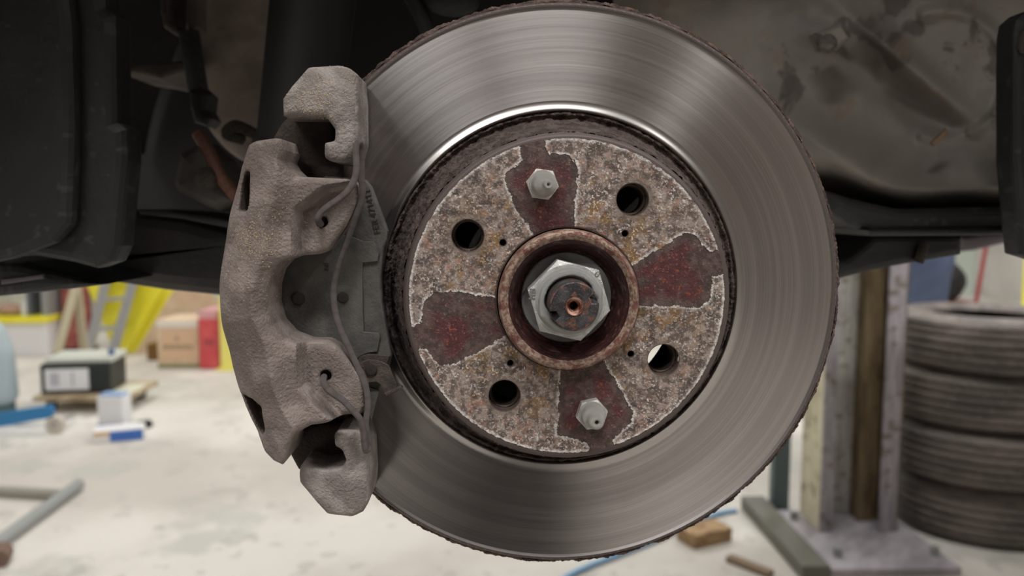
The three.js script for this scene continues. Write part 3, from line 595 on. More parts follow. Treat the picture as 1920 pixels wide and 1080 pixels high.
// ------------------------------------------------------------------ retaining spring of bent wire
{
  const w = (px, py, z) => { const p = at(px, py, z); p.y -= H; return p; };
  const path = [w(602, 420, 0.030), w(600, 418, 0.0395), w(596, 410, 0.0425), w(602, 399, 0.0432), w(618, 385, 0.0436), w(634, 374, 0.0435), w(650, 360, 0.0430), w(662, 342, 0.0415), w(668, 322, 0.040), w(668, 300, 0.039), w(667, 282, 0.0385), w(669, 270, 0.038), w(674, 267, 0.0362), w(677, 276, 0.034), w(678, 300, 0.0335), w(678, 335, 0.0332), w(680, 358, 0.033), w(677, 380, 0.0325), w(667, 406, 0.0315), w(650, 454, 0.0290), w(634, 500, 0.0272), w(626, 540, 0.0265), w(628, 582, 0.0265), w(637, 614, 0.0275), w(652, 648, 0.0290), w(674, 696, 0.0312), w(686, 727, 0.033), w(690, 760, 0.034), w(686, 795, 0.035), w(690, 825, 0.0358), w(690, 842, 0.0365), w(686, 845, 0.0378), w(683, 828, 0.0392), w(680, 800, 0.0408), w(674, 784, 0.0420), w(660, 768, 0.0430), w(642, 750, 0.0435), w(624, 738, 0.0438), w(611, 726, 0.0435), w(606, 714, 0.0428), w(607, 708, 0.0400), w(608, 707, 0.030)];
  const sp = single('retaining_spring', tube(path, 0.00135, 420, 14), wireM, 'bent grey wire spring hooked into two holes of the caliper', 'spring');
  sp.position.copy(C);
}

// ------------------------------------------------------------------ car: wheel housing and underside round the brake
function sheet(nu, nv, fn) {                         // bent sheet from a grid of points
  const pos = [], idx = [];
  for (let j = 0; j <= nv; j++) for (let i = 0; i <= nu; i++) { const p = fn(i / nu, j / nv); pos.push(p.x, p.y, p.z); }
  for (let j = 0; j < nv; j++) for (let i = 0; i < nu; i++) { const a = j * (nu + 1) + i, b = a + nu + 1; idx.push(a, b, a + 1, a + 1, b, b + 1); }
  const g = new THREE.BufferGeometry(); g.setAttribute('position', new THREE.Float32BufferAttribute(pos, 3)); g.setIndex(idx); g.computeVertexNormals(); return skewUV(g);
}
const gauss = (x, y, a, b, sx, sy, rot = 0) => { const c = Math.cos(rot), s = Math.sin(rot), u = (x - a) * c + (y - b) * s, v = -(x - a) * s + (y - b) * c; return Math.exp(-(u * u) / (sx * sx) - (v * v) / (sy * sy)); };
const underT = tex(512, (u, v) => { const n = fbm(u, v, 4, 6, 601, 0.6), k = fbm(u, v, 30, 4, 607, 0.65); let c = mix3([112, 106, 100], [138, 132, 125], sstep(0.3, 0.7, n)); c = mix3(c, [134, 116, 100], sstep(0.66, 0.74, k) * 0.5); return mix3(c, [70, 64, 59], sstep(0.66, 0.74, fbm(u, v, 12, 5, 611, 0.6)) * 0.6); });
const underM = M({ map: underT, mapSize: 0.45, roughness: 0.6, bumpMap: lumpT, bumpScale: 0.0012, bumpSize: 0.2 });
const plasticT = tex(512, (u, v) => { const n = fbm(u, v, 4, 5, 621, 0.6), k = fbm(u, v, 40, 3, 627, 0.6); let c = mix3([24, 24, 25], [38, 38, 39], sstep(0.3, 0.7, n)); return mix3(c, [70, 68, 66], sstep(0.7, 0.78, k) * 0.5); });
const plasticM = M({ map: plasticT, mapSize: 0.3, roughness: 0.55, bumpMap: grainT, bumpScale: 0.0004, bumpSize: 0.15 });
const darkSteelM = M({ map: mottle([34, 33, 33], [54, 51, 49], 6, 631, [84, 76, 70], 0.2), mapSize: 0.2, roughness: 0.6, bumpMap: grainT, bumpScale: 0.0004, bumpSize: 0.1 });
const brownSteelM = M({ map: mottle([66, 58, 52], [98, 88, 80], 6, 633, [122, 104, 90], 0.22), mapSize: 0.2, roughness: 0.7, bumpMap: grainT, bumpScale: 0.0005, bumpSize: 0.1 });
const copperM = M({ map: mottle([92, 62, 50], [128, 88, 72], 6, 635), mapSize: 0.1, roughness: 0.6 });
const paintM = plain(0x4a4d52, 0.35, 0.2, { clearcoat: 0.6 });
const rubberM = plain(0x1b1b1c, 0.6);
{
  // inner wing on the right: undulating undersealed panel that rolls back along its lower edge
  const bot = (x) => 345 + 45 * sstep(1500, 1720, x) - 4 * sstep(1800, 1900, x);
  const g = sheet(120, 90, (u, v) => {
    const px = lerp(1150, 1945, u), t = Math.min(v / 0.92, 1), py = lerp(-120, bot(px), t), k = Math.max(0, (v - 0.92) / 0.08);
    let z = -0.205 + 0.045 * gauss(px, py, 1575, 300, 150, 52, 0.55) - 0.05 * gauss(px, py, 1500, 390, 160, 60, 0.5);
    z += 0.016 * gauss(px, py, 1690, 110, 150, 22, 0.7) + 0.010 * gauss(px, py, 1560, 70, 60, 30, 0.2) - 0.012 * gauss(px, py, 1700, 190, 140, 26, 0.55);
    const rr = Math.hypot(px - 1770, (py - 140)) - 120; z += 0.006 * Math.exp(-rr * rr / 120) * (px > 1720 ? 1 : 0.2);
    z += 0.012 * sstep(250, 370, py) * sstep(1600, 1750, px) + 0.03 * (px - 1500) / 400;
    z += 0.006 * (fbm2(px / 60, py / 60, 4, 641) - 0.5);
    z -= 0.03 * sstep(0.93, 1, t) * (t > 0.93 ? 1 : 0);
    const p = at(px, py, z); if (k > 0) { p.z -= 0.16 * k; p.y -= 0.004 * k; } return p;
  });
  const w = thing('inner_wing', 'grey brown undersealed inner wing panel with pressed bulges beside the disc', 'car panel');
  part('panel', g, underM, w);
  part('stone_chip', slab(poly([[1746, 268], [1774, 240], [1778, 252], [1752, 274]], -0.155), -0.158, -0.1545, 0.0008), M({ map: mottle([110, 92, 74], [136, 112, 90], 6, 643), roughness: 0.8 }), w, 'small tan chip in the underseal');
  const bk = thing('wing_bracket', 'small blurred metal bracket riveted to the inner wing above the disc', 'bracket');
  part('plate', slab(poly([[1530, 60], [1580, 40], [1600, 70], [1570, 95], [1545, 92]], -0.165), -0.18, -0.165, 0.003), underM, bk);
  part('rivet', new THREE.SphereGeometry(0.006, 16, 12).translate(...at(1552, 82, -0.165).toArray()), underM, bk);
}
{
  // black plastic sill trim and lower bracket on the right
  const sill = thing('sill_trim', 'black plastic sill trim running under the inner wing', 'car trim');
  part('upper_face', slab(poly([[1540, 352], [1600, 372], [1690, 392], [1960, 386], [1960, 436], [1850, 440], [1640, 440], [1600, 425], [1560, 398]], -0.16), -0.36, -0.16, 0.006), plasticM, sill);
  part('lower_lip', slab(poly([[1630, 432], [1960, 428], [1960, 437], [1850, 442], [1640, 443]], -0.15), -0.30, -0.152, 0.003), plasticM, sill, 'dull lower lip');
  const low = thing('floor_bracket', 'black underfloor bracket with a pale bolt below the sill trim', 'bracket');
  part('plate', slab(poly([[1555, 530], [1590, 520], [1640, 507], [1720, 492], [1806, 478], [1809, 440], [1640, 440], [1600, 474], [1560, 500]], -0.20), -0.42, -0.20, 0.005), plasticM, low);
  part('bolt', tube([at(1732, 458, -0.198), at(1728, 475, -0.196), at(1722, 492, -0.197)], 0.0035, 16, 10), brownSteelM, low, 'pale rusty bolt');
  const foot = thing('jacking_rail', 'dull grey steel jacking rail along the car underside', 'rail');
  part('rail', slab(poly([[1800, 445], [1960, 425], [1960, 440], [1880, 458], [1830, 470], [1808, 472]], -0.6), -0.75, -0.6, 0.006), plain(0x6a6268, 0.6), foot);
  const lip = thing('wing_edge', 'black plastic wing edge at the rim of the wheel arch', 'car trim');
  part('strip', slab(poly([[1903, 60], [1908, 35], [1925, 20], [1990, 0], [1990, 500], [1918, 478], [1910, 400], [1902, 300], [1902, 130]], -0.105), -0.125, -0.105, 0.004), plasticM, lip);
  part('clip', new THREE.SphereGeometry(0.005, 14, 10).scale(0.6, 1.4, 0.6).translate(...at(1918, 78, -0.103).toArray()), brownSteelM, lip, 'rusty clip');
}
{
  // black splash shield on the left
  const sh = thing('splash_shield', 'big black plastic splash shield with rounded lower corner', 'car panel');
  part('outer_panel', slab(poly([[-60, -60], [192, -60], [196, 12], [215, 26], [218, 228], [236, 240], [237, 300], [229, 380], [222, 462], [208, 492], [176, 504], [130, 492], [60, 480], [-60, 486]], -0.11), -0.135, -0.11, 0.006), plasticM, sh);
  part('raised_panel', slab(poly([[-60, -60], [118, -60], [132, 40], [138, 240], [132, 420], [100, 455], [20, 485], [-60, 500]], -0.098), -0.112, -0.098, 0.006), plasticM, sh);
  const un = thing('bumper_underside', 'dark bumper underside at the lower left with a pale scrape', 'car panel');
  part('panel', slab(poly([[-60, 488], [40, 492], [120, 512], [195, 534], [120, 544], [60, 550], [-60, 562]], -0.13), -0.30, -0.13, 0.006), plasticM, un);
  part('scrape', slab(poly([[0, 524], [78, 514], [82, 522], [0, 534]], -0.127), -0.131, -0.1275, 0.001), plain(0x6a666c, 0.7), un, 'pale scrape');
  const arm = thing('control_arm', 'dark lower control arm beam running behind the caliper', 'suspension arm');
  part('beam', slab(poly([[200, 398], [250, 392], [340, 402], [440, 428], [620, 440], [620, 560], [440, 560], [300, 546], [130, 520], [40, 500], [150, 470]], -0.20), -0.27, -0.20, 0.012), darkSteelM, arm);
  part('upper_flange', slab(poly([[260, 392], [345, 396], [440, 415], [440, 430], [340, 410], [262, 402]], -0.19), -0.26, -0.188, 0.003), darkSteelM, arm);
}
{
  const strut = thing('suspension_strut', 'black suspension strut tube leaning behind the caliper bracket', 'strut');
  const a = at(548, 360, -0.17), b = at(596, -80, -0.17);
  part('tube', bar(a, b, 0.026, 40, 0.027), rubberM, strut);
  part('collar', bar(a.clone().lerp(b, 0.12), a.clone().lerp(b, 0.2), 0.0285, 40), darkSteelM, strut);
  const dome = thing('strut_tower', 'grey brown rounded strut tower panel behind the strut', 'car panel');
  part('shell', new THREE.SphereGeometry(0.075, 48, 32).scale(0.85, 1.25, 0.4).translate(...at(500, 95, -0.30).toArray()), M({ map: mottle([132, 120, 112], [158, 146, 136], 5, 637), mapSize: 0.4, roughness: 0.8 }), dome);
  const rod = thing('brake_hose', 'dark rubber hose curving in the shadow behind the caliper', 'hose');
  part('hose', tube([at(455, 262, -0.21), at(425, 250, -0.2), at(440, 236, -0.2), at(480, 252, -0.2), at(515, 262, -0.2)], 0.004, 50, 10), brownSteelM, rod);
  const kn = thing('steering_knuckle', 'dark cast steering knuckle hanging behind the caliper', 'knuckle');
  part('casting', slab(poly([[316, 340], [328, 285], [372, 262], [412, 300], [432, 352], [432, 378], [404, 396], [380, 388], [322, 358]], -0.18), -0.23, -0.18, 0.012), M({ map: mottle([58, 54, 52], [82, 77, 74], 6, 651), mapSize: 0.2, roughness: 0.75 }), kn);
  part('boss', new THREE.SphereGeometry(0.008, 20, 14).translate(...at(388, 336, -0.178).toArray()), brownSteelM, kn);
  const link = thing('copper_pipe', 'rusty copper coloured brake pipe beside the steering knuckle', 'pipe');
  part('pipe', tube([at(372, 250, -0.19), at(394, 290, -0.185), at(412, 330, -0.18), at(430, 352, -0.18), at(446, 372, -0.18)], 0.0045, 40, 10), copperM, link);
  const tie = thing('tie_rod_end', 'small dull metal tie rod joint in the wheel housing', 'joint');
  part('body', slab(poly([[350, 168], [372, 160], [388, 176], [384, 204], [394, 222], [384, 236], [360, 228], [352, 200]], -0.22), -0.25, -0.22, 0.006), darkSteelM, tie);
  part('stem', tube([at(355, 60, -0.22), at(362, 110, -0.22), at(372, 170, -0.23)], 0.007, 20, 10), darkSteelM, tie);
  const wedge = thing('chassis_flange', 'pale dusty chassis flange catching light in the wheel housing', 'car panel');
  part('flange', slab(poly([[212, 132], [262, 120], [352, 112], [352, 132], [322, 140], [300, 148], [262, 140]], -0.26), -0.34, -0.26, 0.003), brownSteelM, wedge);
  const hang = thing('engine_mount_bracket', 'dark forked bracket hanging at the top of the wheel housing', 'bracket');
  part('fork', slab(poly([[296, -40], [318, -40], [322, 40], [340, 62], [332, 68], [304, 50], [298, 20]], -0.22), -0.25, -0.22, 0.004), brownSteelM, hang);
  part('fork', slab(poly([[346, -40], [362, -40], [364, 46], [352, 62], [346, 30]], -0.22), -0.25, -0.22, 0.004), brownSteelM, hang);
  const kit = thing('wiring_loom', 'dark ribbed wiring loom passing above the disc', 'loom');
  part('loom', tube([at(735, -60, -0.2), at(770, -10, -0.2), at(800, 50, -0.2), at(820, 120, -0.22)], 0.006, 40, 10), rubberM, kit);
  part('connector', new THREE.SphereGeometry(0.011, 24, 16).scale(1.6, 0.8, 1).translate(...at(850, 6, -0.19).toArray()), darkSteelM, kit, 'rounded connector');
}
{
  // body shell over and behind the wheel: wing with arch, arch liner, engine bay wall, bonnet, floor pan
  const car = thing('lifted_car', 'grey car body raised on the lift over the wheel', 'car', null, V(0, H, 0));
  const s = new THREE.Shape([[-0.62, 0.02], [-0.41, 0.02], ...Array.from({ length: 25 }, (_, i) => { const t = Math.PI * (1 - i / 24) ; return [0.41 * Math.cos(t), 0.02 + 0.41 * Math.sin(t)]; }), [0.41, 0.0], [0.9, 0.0], [0.9, 0.62], [0.3, 0.60], [-0.35, 0.54], [-0.6, 0.42]].map(([x, y]) => new THREE.Vector2(x, y)));
  part('wing', new THREE.ExtrudeGeometry(s, { depth: 0.004, bevelEnabled: true, bevelThickness: 0.003, bevelSize: 0.003, bevelSegments: 2 }).translate(0, 0, 0.07), paintM, car, 'painted front wing with wheel arch');
  part('arch_liner', sheet(48, 4, (u, v) => { const t = Math.PI * (0.06 + 0.88 * u), r = 0.405; return V(r * Math.cos(t), 0.02 + r * Math.sin(t), lerp(0.07, -0.5, v)); }), plasticM, car, 'black arch liner');
  part('bay_wall', merge([new THREE.BoxGeometry(0.78, 0.56, 0.02).translate(-0.26, 0.26, -0.52), new THREE.BoxGeometry(0.74, 0.52, 0.02).translate(0.49, 0.30, -0.52)]), rubberM, car, 'black engine bay wall');
  part('bonnet', new THREE.BoxGeometry(1.5, 0.02, 1.75).translate(0.1, 0.62, -0.8), paintM, car);
  part('floor_pan', new THREE.BoxGeometry(3.2, 0.05, 1.2).translate(1.0, 0.065, -1.12), rubberM, car, 'black floor pan');
  part('door', rbox(1.1, 0.62, 0.05, 0.02, 1.46, 0.31, 0.07), paintM, car);
  part('far_wing', rbox(1.5, 0.6, 0.02, 0.01, 0.1, 0.32, -1.7), paintM, car);
}

// ------------------------------------------------------------------ workshop behind the car, left
const onZ = (px, py) => onFloor(px, py).z;
const groundBox = (t, name, l, r, top, base, depth, mat, z = null, tilt = 0) => {   // upright box whose front face spans these pixels and stands on the floor
  const f = onFloor((l + r) / 2, base), zz = z ?? f.z, a = at(l, base, zz), b = at(r, top, zz), h = b.y;
  const g = rbox(b.x - a.x, h, depth, 0.006).translate(0, h / 2, -depth / 2);
  const m = part(name, g, mat, t); t.position.set((a.x + b.x) / 2, 0, zz); t.rotation.y = tilt; return { w: b.x - a.x, h, m };
};
const cardT = mottle([210, 184, 154], [224, 200, 172], 5, 701), cardM = M({ map: cardT, mapSize: 0.5, roughness: 0.85 });
const yellowM = M({ map: mottle([240, 230, 50], [250, 242, 78], 4, 703), mapSize: 0.8, roughness: 0.5 });
const paleYellowM = plain(0xefe77e, 0.5), redM = M({ map: mottle([204, 74, 78], [218, 96, 98], 5, 705), mapSize: 0.4, roughness: 0.5 }), whiteM = plain(0xe6e6e8, 0.5), greyM = plain(0x9a9c9c, 0.5, 0.3);
const woodM = M({ map: tex(512, (u, v) => { const n = fbm2(u * 6, v * 80, 4, 711, 0.6), k = fbm2(u * 40, v * 300, 3, 713); return mix3(mix3([142, 112, 78], [188, 158, 120], sstep(0.3, 0.7, n)), [110, 84, 56], sstep(0.6, 0.75, k) * 0.5); }), mapSize: 0.5, roughness: 0.8 });
const aluM = plain(0xb9bcc0, 0.35, 0.8), beigeM = plain(0xb7ad92, 0.55), blueM = plain(0x2f7fb8, 0.45), tealM = plain(0x5b696b, 0.5), navyM = plain(0x3c5a90, 0.5);
const ink = (w, h, draw) => { const c = document.createElement('canvas'); c.width = w; c.height = h; draw(c.getContext('2d'), w, h); const t = new THREE.CanvasTexture(c); t.colorSpace = THREE.SRGBColorSpace; return t; };
const printM = (w, h, draw) => new THREE.MeshPhysicalMaterial({ map: ink(w, h, draw), roughness: 0.8 });
{
  const zY = onZ(235, 664) - 0.05;
  const y = thing('yellow_ramp', 'bright yellow folded metal ramp leaning upright behind the ladder', 'ramp');
  part('plate', slab(poly([[140, 440], [380, 440], [327, 553], [253, 662], [213, 662], [190, 600], [160, 530]], zY), zY - 0.03, zY, 0.006), yellowM, y);
  part('fold', slab(poly([[330, 440], [352, 440], [300, 553], [236, 662], [219, 662], [282, 553]], zY + 0.05), zY, zY + 0.05, 0.01), yellowM, y, 'raised fold');
  const zL = onZ(190, 672), ld = thing('ladder', 'aluminium ladder leaning against the yellow ramp', 'ladder');
  const P = (px, py, dz) => at(px, py, zL + dz);
  part('stile', beam(P(163, 668, 0.02), P(214, 470, -0.2), 0.07, 0.03), aluM, ld); part('stile', beam(P(208, 672, 0.02), P(268, 470, -0.2), 0.07, 0.03), aluM, ld);
  [[179, 617, 226, 614], [190, 563, 242, 558], [203, 510, 256, 506]].forEach(([a, b, c, d], i) => part('rung', bar(P(a, b, -0.04 - i * 0.055), P(c, d, -0.04 - i * 0.055), 0.018, 12), aluM, ld));
}
{
  const box = thing('cardboard_box', 'tall tan cardboard carton with dark print beside the red carton', 'carton');
  const q = groundBox(box, 'carton', 297, 371, 600, 690, 0.34, cardM, null, 0.0);
  part('print', new THREE.BoxGeometry(q.w * 0.8, q.h * 0.62, 0.003).translate(0, q.h * 0.5, 0.001), printM(256, 200, (g, w, h) => { g.fillStyle = '#dab998'; g.fillRect(0, 0, w, h); g.fillStyle = '#5f5347'; for (let i = 0; i < 9; i++) { const x = 14 + i * 26; g.fillRect(x, 104, 6, 34); if (i % 2) g.fillRect(x, 104, 18, 7); else g.fillRect(x + 12, 104, 6, 34); g.fillRect(x, 118, 16, 6); } g.fillStyle = '#a58a70'; g.beginPath(); g.moveTo(120, 34); g.lineTo(140, 70); g.lineTo(100, 70); g.fill(); g.fillRect(113, 70, 14, 16); }), box, 'dark print');
  part('tape', rbox(q.w * 1.0, 0.05, 0.006, 0.001, 0, q.h - 0.03, 0.002), plain(0xe9e1d6, 0.5), box, 'white tape');
  part('pallet_foot', rbox(q.w, 0.03, 0.3, 0.004, 0, 0.015, -0.14), plain(0x8d8c66, 0.8), box, 'olive base');
  const red = thing('red_carton', 'narrow red carton with a dark mark standing by the yellow post', 'carton');
  const r = groundBox(red, 'carton', 375, 406, 596, 692, 0.3, redM);
  part('lid', rbox(r.w, 0.06, 0.3, 0.004, 0, r.h + 0.02, -0.15), plain(0xd9a3a6, 0.6), red, 'pink white lid');
  part('print', new THREE.BoxGeometry(r.w * 0.7, 0.09, 0.003).translate(0.01, r.h * 0.52, 0.001), printM(128, 64, (g, w, h) => { g.fillStyle = '#d05a5e'; g.fillRect(0, 0, w, h); g.fillStyle = '#5e2c34'; for (let i = 0; i < 5; i++) { g.fillRect(10 + i * 22, 14, 7, 34); g.fillRect(10 + i * 22, 26, 16, 7); } }), red, 'dark print');
  const post = thing('yellow_post', 'pale yellow square guard post next to the red carton', 'post');
  const pp = groundBox(post, 'post', 414, 438, 470, 694, 0.1, paleYellowM);
  part('foot_plate', rbox(pp.w * 1.5, 0.012, 0.16, 0.003, 0, 0.006, -0.05), paleYellowM, post);
  const zb = onZ(300, 672);
  const bd = thing('cardboard_sheet', 'flattened tan cardboard leaning behind the cartons', 'cardboard');
  part('sheet', slab(poly([[252, 664], [275, 668], [300, 640], [330, 590], [400, 566], [400, 500], [340, 520]], zb - 0.2), zb - 0.215, zb - 0.2, 0.003), cardM, bd);
  part('flap', slab(poly([[330, 575], [410, 560], [410, 572], [350, 592]], zb - 0.15), zb - 0.17, zb - 0.15, 0.003), cardM, bd);
  const lump = thing('wooden_offcut', 'dark brown wooden offcut in front of the leaning cardboard', 'wood'); groundBox(lump, 'block', 276, 296, 645, 676, 0.14, plain(0x7d5c2c, 0.8));
}
{
  const zC = onZ(50, 668), cab = thing('white_cabinet', 'white cabinet with a yellow shelf edge and open upper half', 'cabinet');
  const q = groundBox(cab, 'base', -40, 87, 604, 668, 0.45, whiteM, zC);
  const Hh = at(50, 604, zC).y, W = q.w;
  part('shelf', rbox(W * 1.04, 0.05, 0.5, 0.006, 0, Hh + 0.02, -0.22), yellowM, cab, 'yellow shelf');
  part('back', rbox(W, 0.9, 0.02, 0.004, 0, Hh + 0.49, -0.44), whiteM, cab); part('side', rbox(0.03, 0.9, 0.42, 0.004, -W / 2 + 0.02, Hh + 0.49, -0.23), whiteM, cab); part('side', rbox(0.05, 0.9, 0.42, 0.004, W / 2 - 0.02, Hh + 0.49, -0.23), greyM, cab, 'grey side panel');
  part('divider', rbox(0.03, 0.9, 0.4, 0.004, W * 0.22, Hh + 0.49, -0.23), plain(0x6c7076, 0.6), cab);
  const sh = Hh + 0.045;
  const rag = thing('rag_bundle', 'crumpled pinkish rag bundle on the yellow shelf', 'rag'); { const p = at(20, 588, zC - 0.1); rag.position.set(p.x, sh, p.z); const g = new THREE.SphereGeometry(0.08, 24, 16).scale(1.4, 0.6, 0.8), a = g.attributes.position; for (let i = 0; i < a.count; i++) { const k = 0.75 + 0.5 * fbm2(a.getX(i) * 40 + 90, a.getY(i) * 40 + a.getZ(i) * 30 + 90, 3, 721); a.setXYZ(i, a.getX(i) * k, a.getY(i) * k, a.getZ(i) * k); } g.computeVertexNormals(); part('cloth', g.translate(0, 0.045, 0), plain(0xb99a8a, 0.9), rag); }
  const jar = thing('white_bottle', 'small white plastic bottle on the yellow shelf', 'bottle'); { const p = at(50, 592, zC - 0.08); jar.position.set(p.x, sh, p.z); part('body', revolve(rounded([[0.001, 0], [0.038, 0], [0.038, 0.09], [0.016, 0.11], [0.016, 0.13], [0.001, 0.13]].reverse(), 0.006), 32, null, 4, 1, true), whiteM, jar); part('cap', new THREE.CylinderGeometry(0.018, 0.018, 0.025, 24).translate(0, 0.14, 0), whiteM, jar); }
}
{
  const z = onZ(130, 672), m = thing('red_machine', 'faded red upright machine behind the beige hand truck', 'machine'), p = onFloor(136, 662);
  m.position.copy(p);
  const dullRed = M({ map: mottle([142, 74, 66], [176, 104, 94], 5, 731), mapSize: 0.4, roughness: 0.6 });
  part('drum', revolve(rounded([[0.001, 0.03], [0.09, 0.03], [0.10, 0.05], [0.10, 0.62], [0.07, 0.72], [0.001, 0.74]].reverse(), 0.02), 40, null, 2, 1, true).translate(-0.01, 0, -0.10), dullRed, m);
  part('column', bar(V(0.08, 0.03, -0.14), V(0.03, 0.95, -0.14), 0.035, 20), plain(0x7d3a33, 0.5), m); part('base', rbox(0.22, 0.03, 0.24, 0.006, 0, 0.015, -0.1), plain(0x55504c, 0.6), m);
  const tr = thing('hand_truck', 'beige hand truck frame leaning over the low trolley', 'hand truck'), zt = onZ(110, 752);
  const T = (px, py, dz) => at(px, py, zt + dz);
  part('rail', beam(T(114, 742, 0.0), T(108, 660, -0.06), 0.04, 0.03), M({ map: mottle([150, 136, 104], [176, 164, 132], 5, 733), mapSize: 0.3, roughness: 0.6 }), tr);
  part('rail', beam(T(107, 664, -0.06), T(142, 535, -0.3), 0.045, 0.03), beigeM, tr); part('rail', beam(T(140, 500, -0.34), T(158, 660, -0.34), 0.045, 0.03), beigeM, tr);
}
{
  const t = thing('low_trolley', 'low wooden trolley platform on black castors', 'trolley'), f = onFloor(150, 776); t.position.set(f.x, 0, f.z);
  const a = at(60, 745, f.z), b = at(240, 745, f.z), w = b.x - a.x, hy = at(150, 748, f.z).y, mid = (a.x + b.x) / 2 - f.x;
  part('platform', rbox(w, 0.03, 0.42, 0.006, mid, hy + 0.0, -0.21), M({ map: mottle([150, 132, 104], [186, 168, 140], 5, 741), mapSize: 0.4, roughness: 0.8 }), t);
  part('rim', rbox(0.13, 0.012, 0.3, 0.003, mid + w / 2 - 0.08, hy + 0.0125, -0.16), plain(0xd8d8c4, 0.6), t, 'pale worn corner');
  for (const [dx, dz] of [[-0.36, -0.06], [0.34, -0.06], [-0.36, -0.36], [0.34, -0.36]]) { const c = part('castor', new THREE.TorusGeometry(0.022, 0.012, 12, 24).rotateY(0.5).translate(mid + dx * w, 0.034, dz), rubberM, t); part('fork', rbox(0.03, hy - 0.05, 0.02, 0.003, mid + dx * w, (hy - 0.05) / 2 + 0.045, dz), plain(0x3a3a3a, 0.5), c); }
  const bt = thing('black_case', 'black case with a white label and grey lid on the low trolley', 'case'), zf = f.z - 0.06, l = at(76, 722, zf), r = at(205, 662, zf), cw = r.x - l.x - 0.02, ch = 0.17;
  bt.position.set((l.x + r.x) / 2, hy + 0.020, zf); bt.rotation.y = 0.12;
  part('body', rbox(cw, ch, 0.28, 0.01, 0, ch / 2, -0.14), plain(0x202624, 0.5), bt);
  part('label', new THREE.BoxGeometry(cw * 0.62, ch * 0.72, 0.002).translate(-cw * 0.12, ch * 0.48, 0.0012), printM(160, 80, (g, W, h) => { g.fillStyle = '#e4e4e6'; g.fillRect(0, 0, W, h); g.fillStyle = '#b9b9bd'; g.fillRect(18, 14, 34, 50); g.fillRect(96, 12, 10, 54); }), bt, 'white label');
  part('lid', rbox(cw * 0.96, 0.035, 0.27, 0.01, cw * 0.04, ch + 0.017, -0.15), plain(0xc9ccc4, 0.5), bt, 'grey white lid');
  const cap = part('terminal_cap', new THREE.CylinderGeometry(0.016, 0.018, 0.03, 20).translate(cw * 0.46, ch + 0.05, -0.08), navyM, bt, 'blue cap');
}
{
  const u = thing('upright_carton', 'small white and blue carton standing on the garage floor', 'carton'), f = onFloor(207, 812); u.position.copy(f);
  part('carton', rbox(0.135, 0.19, 0.09, 0.003, 0, 0.095, -0.05), whiteM, u); part('band', rbox(0.13, 0.02, 0.004, 0.001, -0.005, 0.035, 0), plain(0x7d9ccf, 0.6), u, 'blue band'); part('flap', rbox(0.12, 0.012, 0.07, 0.002, 0.0, 0.195, -0.05), plain(0x8fa9d4, 0.6), u, 'blue flap'); u.rotation.y = -0.1;
  const l = thing('flat_carton', 'flat white and blue carton lying in front of the upright carton', 'carton'), q = onFloor(223, 828); l.position.copy(q); l.rotation.y = 0.35;
  part('carton', rbox(0.23, 0.06, 0.12, 0.003, 0, 0.03, -0.06), whiteM, l); part('front', rbox(0.15, 0.05, 0.003, 0.001, 0.035, 0.028, 0.0005), plain(0x3f6fc0, 0.6), l, 'blue front'); part('strip', rbox(0.07, 0.02, 0.003, 0.001, -0.075, 0.045, 0.0005), plain(0xd9b58a, 0.6), l, 'tan strip');
  const cap = thing('small_item', 'small black round tin beside the flat carton', 'item'); { const p = onFloor(272, 800); cap.position.copy(p); part('item', new THREE.CylinderGeometry(0.035, 0.04, 0.03, 28).translate(0, 0.015, 0), rubberM, cap); }  // unidentified small dark piece, modelled as a short cylinder
}
{
  const j = thing('trolley_jack', 'blue trolley jack arm reaching over the floor', 'jack'), z = onZ(60, 812), P = (px, py, d = 0) => at(px, py, z + d);
  part('side_frame', slab(poly([[-60, 785], [40, 768], [96, 760], [101, 770], [97, 784], [60, 790], [-60, 812]], z), z - 0.02, z, 0.005), blueM, j);
  part('side_frame', slab(poly([[-60, 785], [40, 768], [90, 760], [94, 770], [60, 788], [-60, 812]], z - 0.16), z - 0.18, z - 0.16, 0.005), blueM, j);
  part('front_wheel', new THREE.CylinderGeometry(0.045, 0.045, 0.035, 28).rotateX(Math.PI / 2).translate(P(104, 800, 0).x, 0.045, z + 0.0), M({ map: mottle([150, 136, 122], [220, 214, 204], 4, 751), mapSize: 0.1, roughness: 0.6 }), j, 'worn pale wheel');
  part('axle', bar(V(P(104, 800).x, 0.05, z - 0.18), V(P(104, 800).x, 0.05, z + 0.03), 0.01), greyM, j);
  const tk = thing('grey_tank', 'pale grey blue tank at the edge of the workshop', 'tank'), f = onFloor(-8, 778); tk.position.copy(f);
  part('shell', revolve(rounded([[0.001, 0.06], [0.09, 0.06], [0.12, 0.10], [0.11, 0.36], [0.07, 0.50], [0.03, 0.54], [0.001, 0.55]].reverse(), 0.03), 40, null, 2, 1, true), plain(0xa9b8be, 0.45), tk); part('foot', new THREE.CylinderGeometry(0.1, 0.1, 0.08, 32).translate(0, 0.04, 0), plain(0x4c6468, 0.6), tk);
}
{
  const fr = thing('floor_frame', 'grey steel tube frame lying on the concrete floor', 'frame'), y = 0.025, A = onFloor(148, 908, y), B = onFloor(-40, 1044, y), Cc = onFloor(-60, 916, y);
  part('tube', bar(B, A, 0.024, 16), greyM, fr); part('tube', bar(Cc, A.clone().lerp(B, 0.16), 0.02, 16), plain(0xa4a198, 0.6), fr);
  part('end_cap', bar(onFloor(4, 1034, y), onFloor(-6, 1052, y), 0.034, 16), M({ map: mottle([96, 74, 62], [136, 112, 98], 5, 761), mapSize: 0.1, roughness: 0.8 }), fr, 'rusty end');
}

